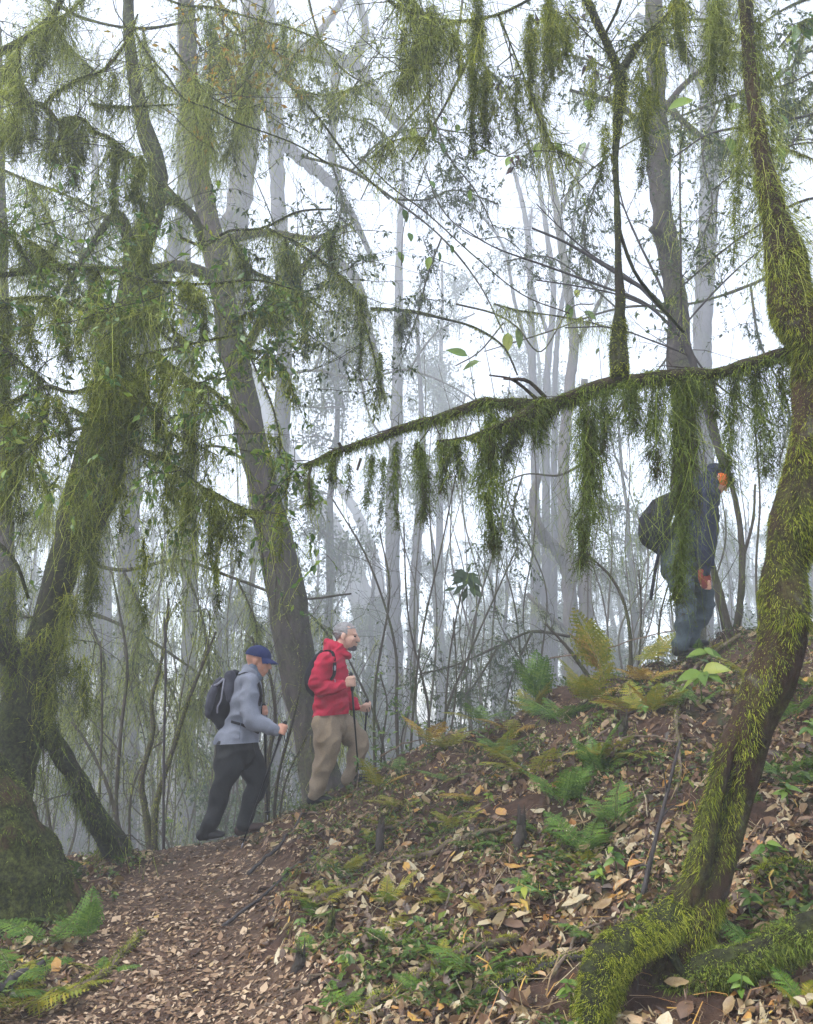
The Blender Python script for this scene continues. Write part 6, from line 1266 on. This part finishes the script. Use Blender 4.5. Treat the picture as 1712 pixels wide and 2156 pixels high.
solid(b, 'jacket', M['navy'], root, .0105, 2, .006, (1, 1, 1.6), 5, 51)
b = Buf(); ell(b, hc - f * .004 + u * .012 + f * .018, [f, np.cross(u, f), u], (.096, .088, .088)); solid(b, 'orange_hood', M['orange'], root, .007, 2, .004, (1, 1, 1), 8, 52)
b = Buf(); loft(b, [hc + f * .05 + u * .07, hc + f * .10 + u * .015], [.045, .03], [.075, .07]); ell(b, hc - f * .02 + u * .055, [f, np.cross(u, f), u], (.108, .090, .078)); ell(b, hc - f * .060 - u * .01, [f, np.cross(u, f), u], (.065, .086, .080)); solid(b, 'cap', M['navy'], root, .007, 2)
b = Buf(); loft(b, [hc - u * .02 - f * .035, hc - u * .12 - f * .06], [.090, .097], [.088, .097]); loft(b, [hc + f * .06 - u * .10, hc + f * .03 - u * .15], [.035, .045], [.05, .06]); solid(b, 'neck_scarf', M['navy'], root, .007, 2)
b = Buf(); loft(b, [Bp(812, 1150, -.165), Bp(820, 1200, -.155), Bp(832, 1255, -.14)], [.046, .052, .044], [.044, .042, .036]); solid(b, 'glove_cuff', M['red_glove'], root, .006, 2)
b = Buf(); loft(b, [Bp(625, 1010), Bp(620, 1110)], [.15, .155], [.175, .175])
loft(b, [Bp(600, 1110, -.085), Bp(640, 1260, -.1), Bp(668, 1400, -.1), Bp(655, 1560, -.1), Bp(628, 1730, -.1)], [.105, .10, .085, .072, .066], [.10, .095, .08, .07, .062])
loft(b, [Bp(680, 1110, .085), Bp(770, 1250, .1), Bp(825, 1385, .1), Bp(778, 1530, .1), Bp(700, 1700, .1)], [.105, .098, .080, .068, .060], [.10, .09, .078, .066, .058])
solid(b, 'trousers', M['jeans'], root, .0105, 2, .009, (.8, .8, 1.3), 3.4, 53)
shoe(Bp(585, 1815, -.1), Bp(760, 1800, -.1), Bp(612, 1750, -.1), M['boot_black'], root); shoe(Bp(680, 1760, .1), Bp(850, 1730, .1), Bp(700, 1715, .1), M['boot_black'], root)
K = thing('backpack', 'round dark backpack with a dangling strap on the bent hiker', 'backpack', Bp(430, 950), None)
b = Buf(); loft(b, [Bp(540, 580), Bp(480, 650), Bp(430, 760), Bp(425, 860), Bp(470, 950)], [.05, .10, .13, .125, .07], [.11, .14, .155, .15, .12]); solid(b, 'main_bag', M['pack_black'], K, .011, 2, .006, (1, 1, 1), 5, 54)
b = Buf(); loft(b, [Bp(400, 720, -.12), Bp(415, 830, -.13)], [.07, .06], [.05, .05]); solid(b, 'side_pocket', M['red_glove'], K, .007, 2)
bpy.data.objects[K.children[-1].name].active_material = M['pack_black']
strap('dangling_strap', [Bp(470, 960, -.12), Bp(445, 1080, -.13), Bp(420, 1220, -.13), Bp(398, 1360, -.13)], .03, M['pack_black'], K, .014); strap('strap', [Bp(600, 560, -.14), Bp(700, 510, -.16), Bp(790, 560, -.19), Bp(800, 680, -.2)], .055, M['pack_black'], K)
# ------------------------------------------------------------------ the mist
me = bpy.data.meshes.new('haze')
x0, x1, y0, y1, z0, z1 = -130, 130, -70, 130, -20, 55
vv = [(x, y, z) for z in (z0, z1) for y in (y0, y1) for x in (x0, x1)]
me.from_pydata(vv, [], [(0, 2, 3, 1), (4, 5, 7, 6), (0, 1, 5, 4), (2, 6, 7, 3), (0, 4, 6, 2), (1, 3, 7, 5)])
hm, nt, out = new_mat('mist')
pv = nt.nodes.new('ShaderNodeVolumePrincipled'); pv.inputs['Color'].default_value = (.90, .935, .985, 1); pv.inputs['Density'].default_value = HAZE_DENSITY; pv.inputs['Anisotropy'].default_value = .2
nt.links.new(pv.outputs[0], out.inputs['Volume']); me.materials.append(hm)
hz = bpy.data.objects.new('haze', me); sc.collection.objects.link(hz); hz['kind'] = 'stuff'; hz['label'] = 'pale bluish mist filling the wood'; hz['category'] = 'mist'
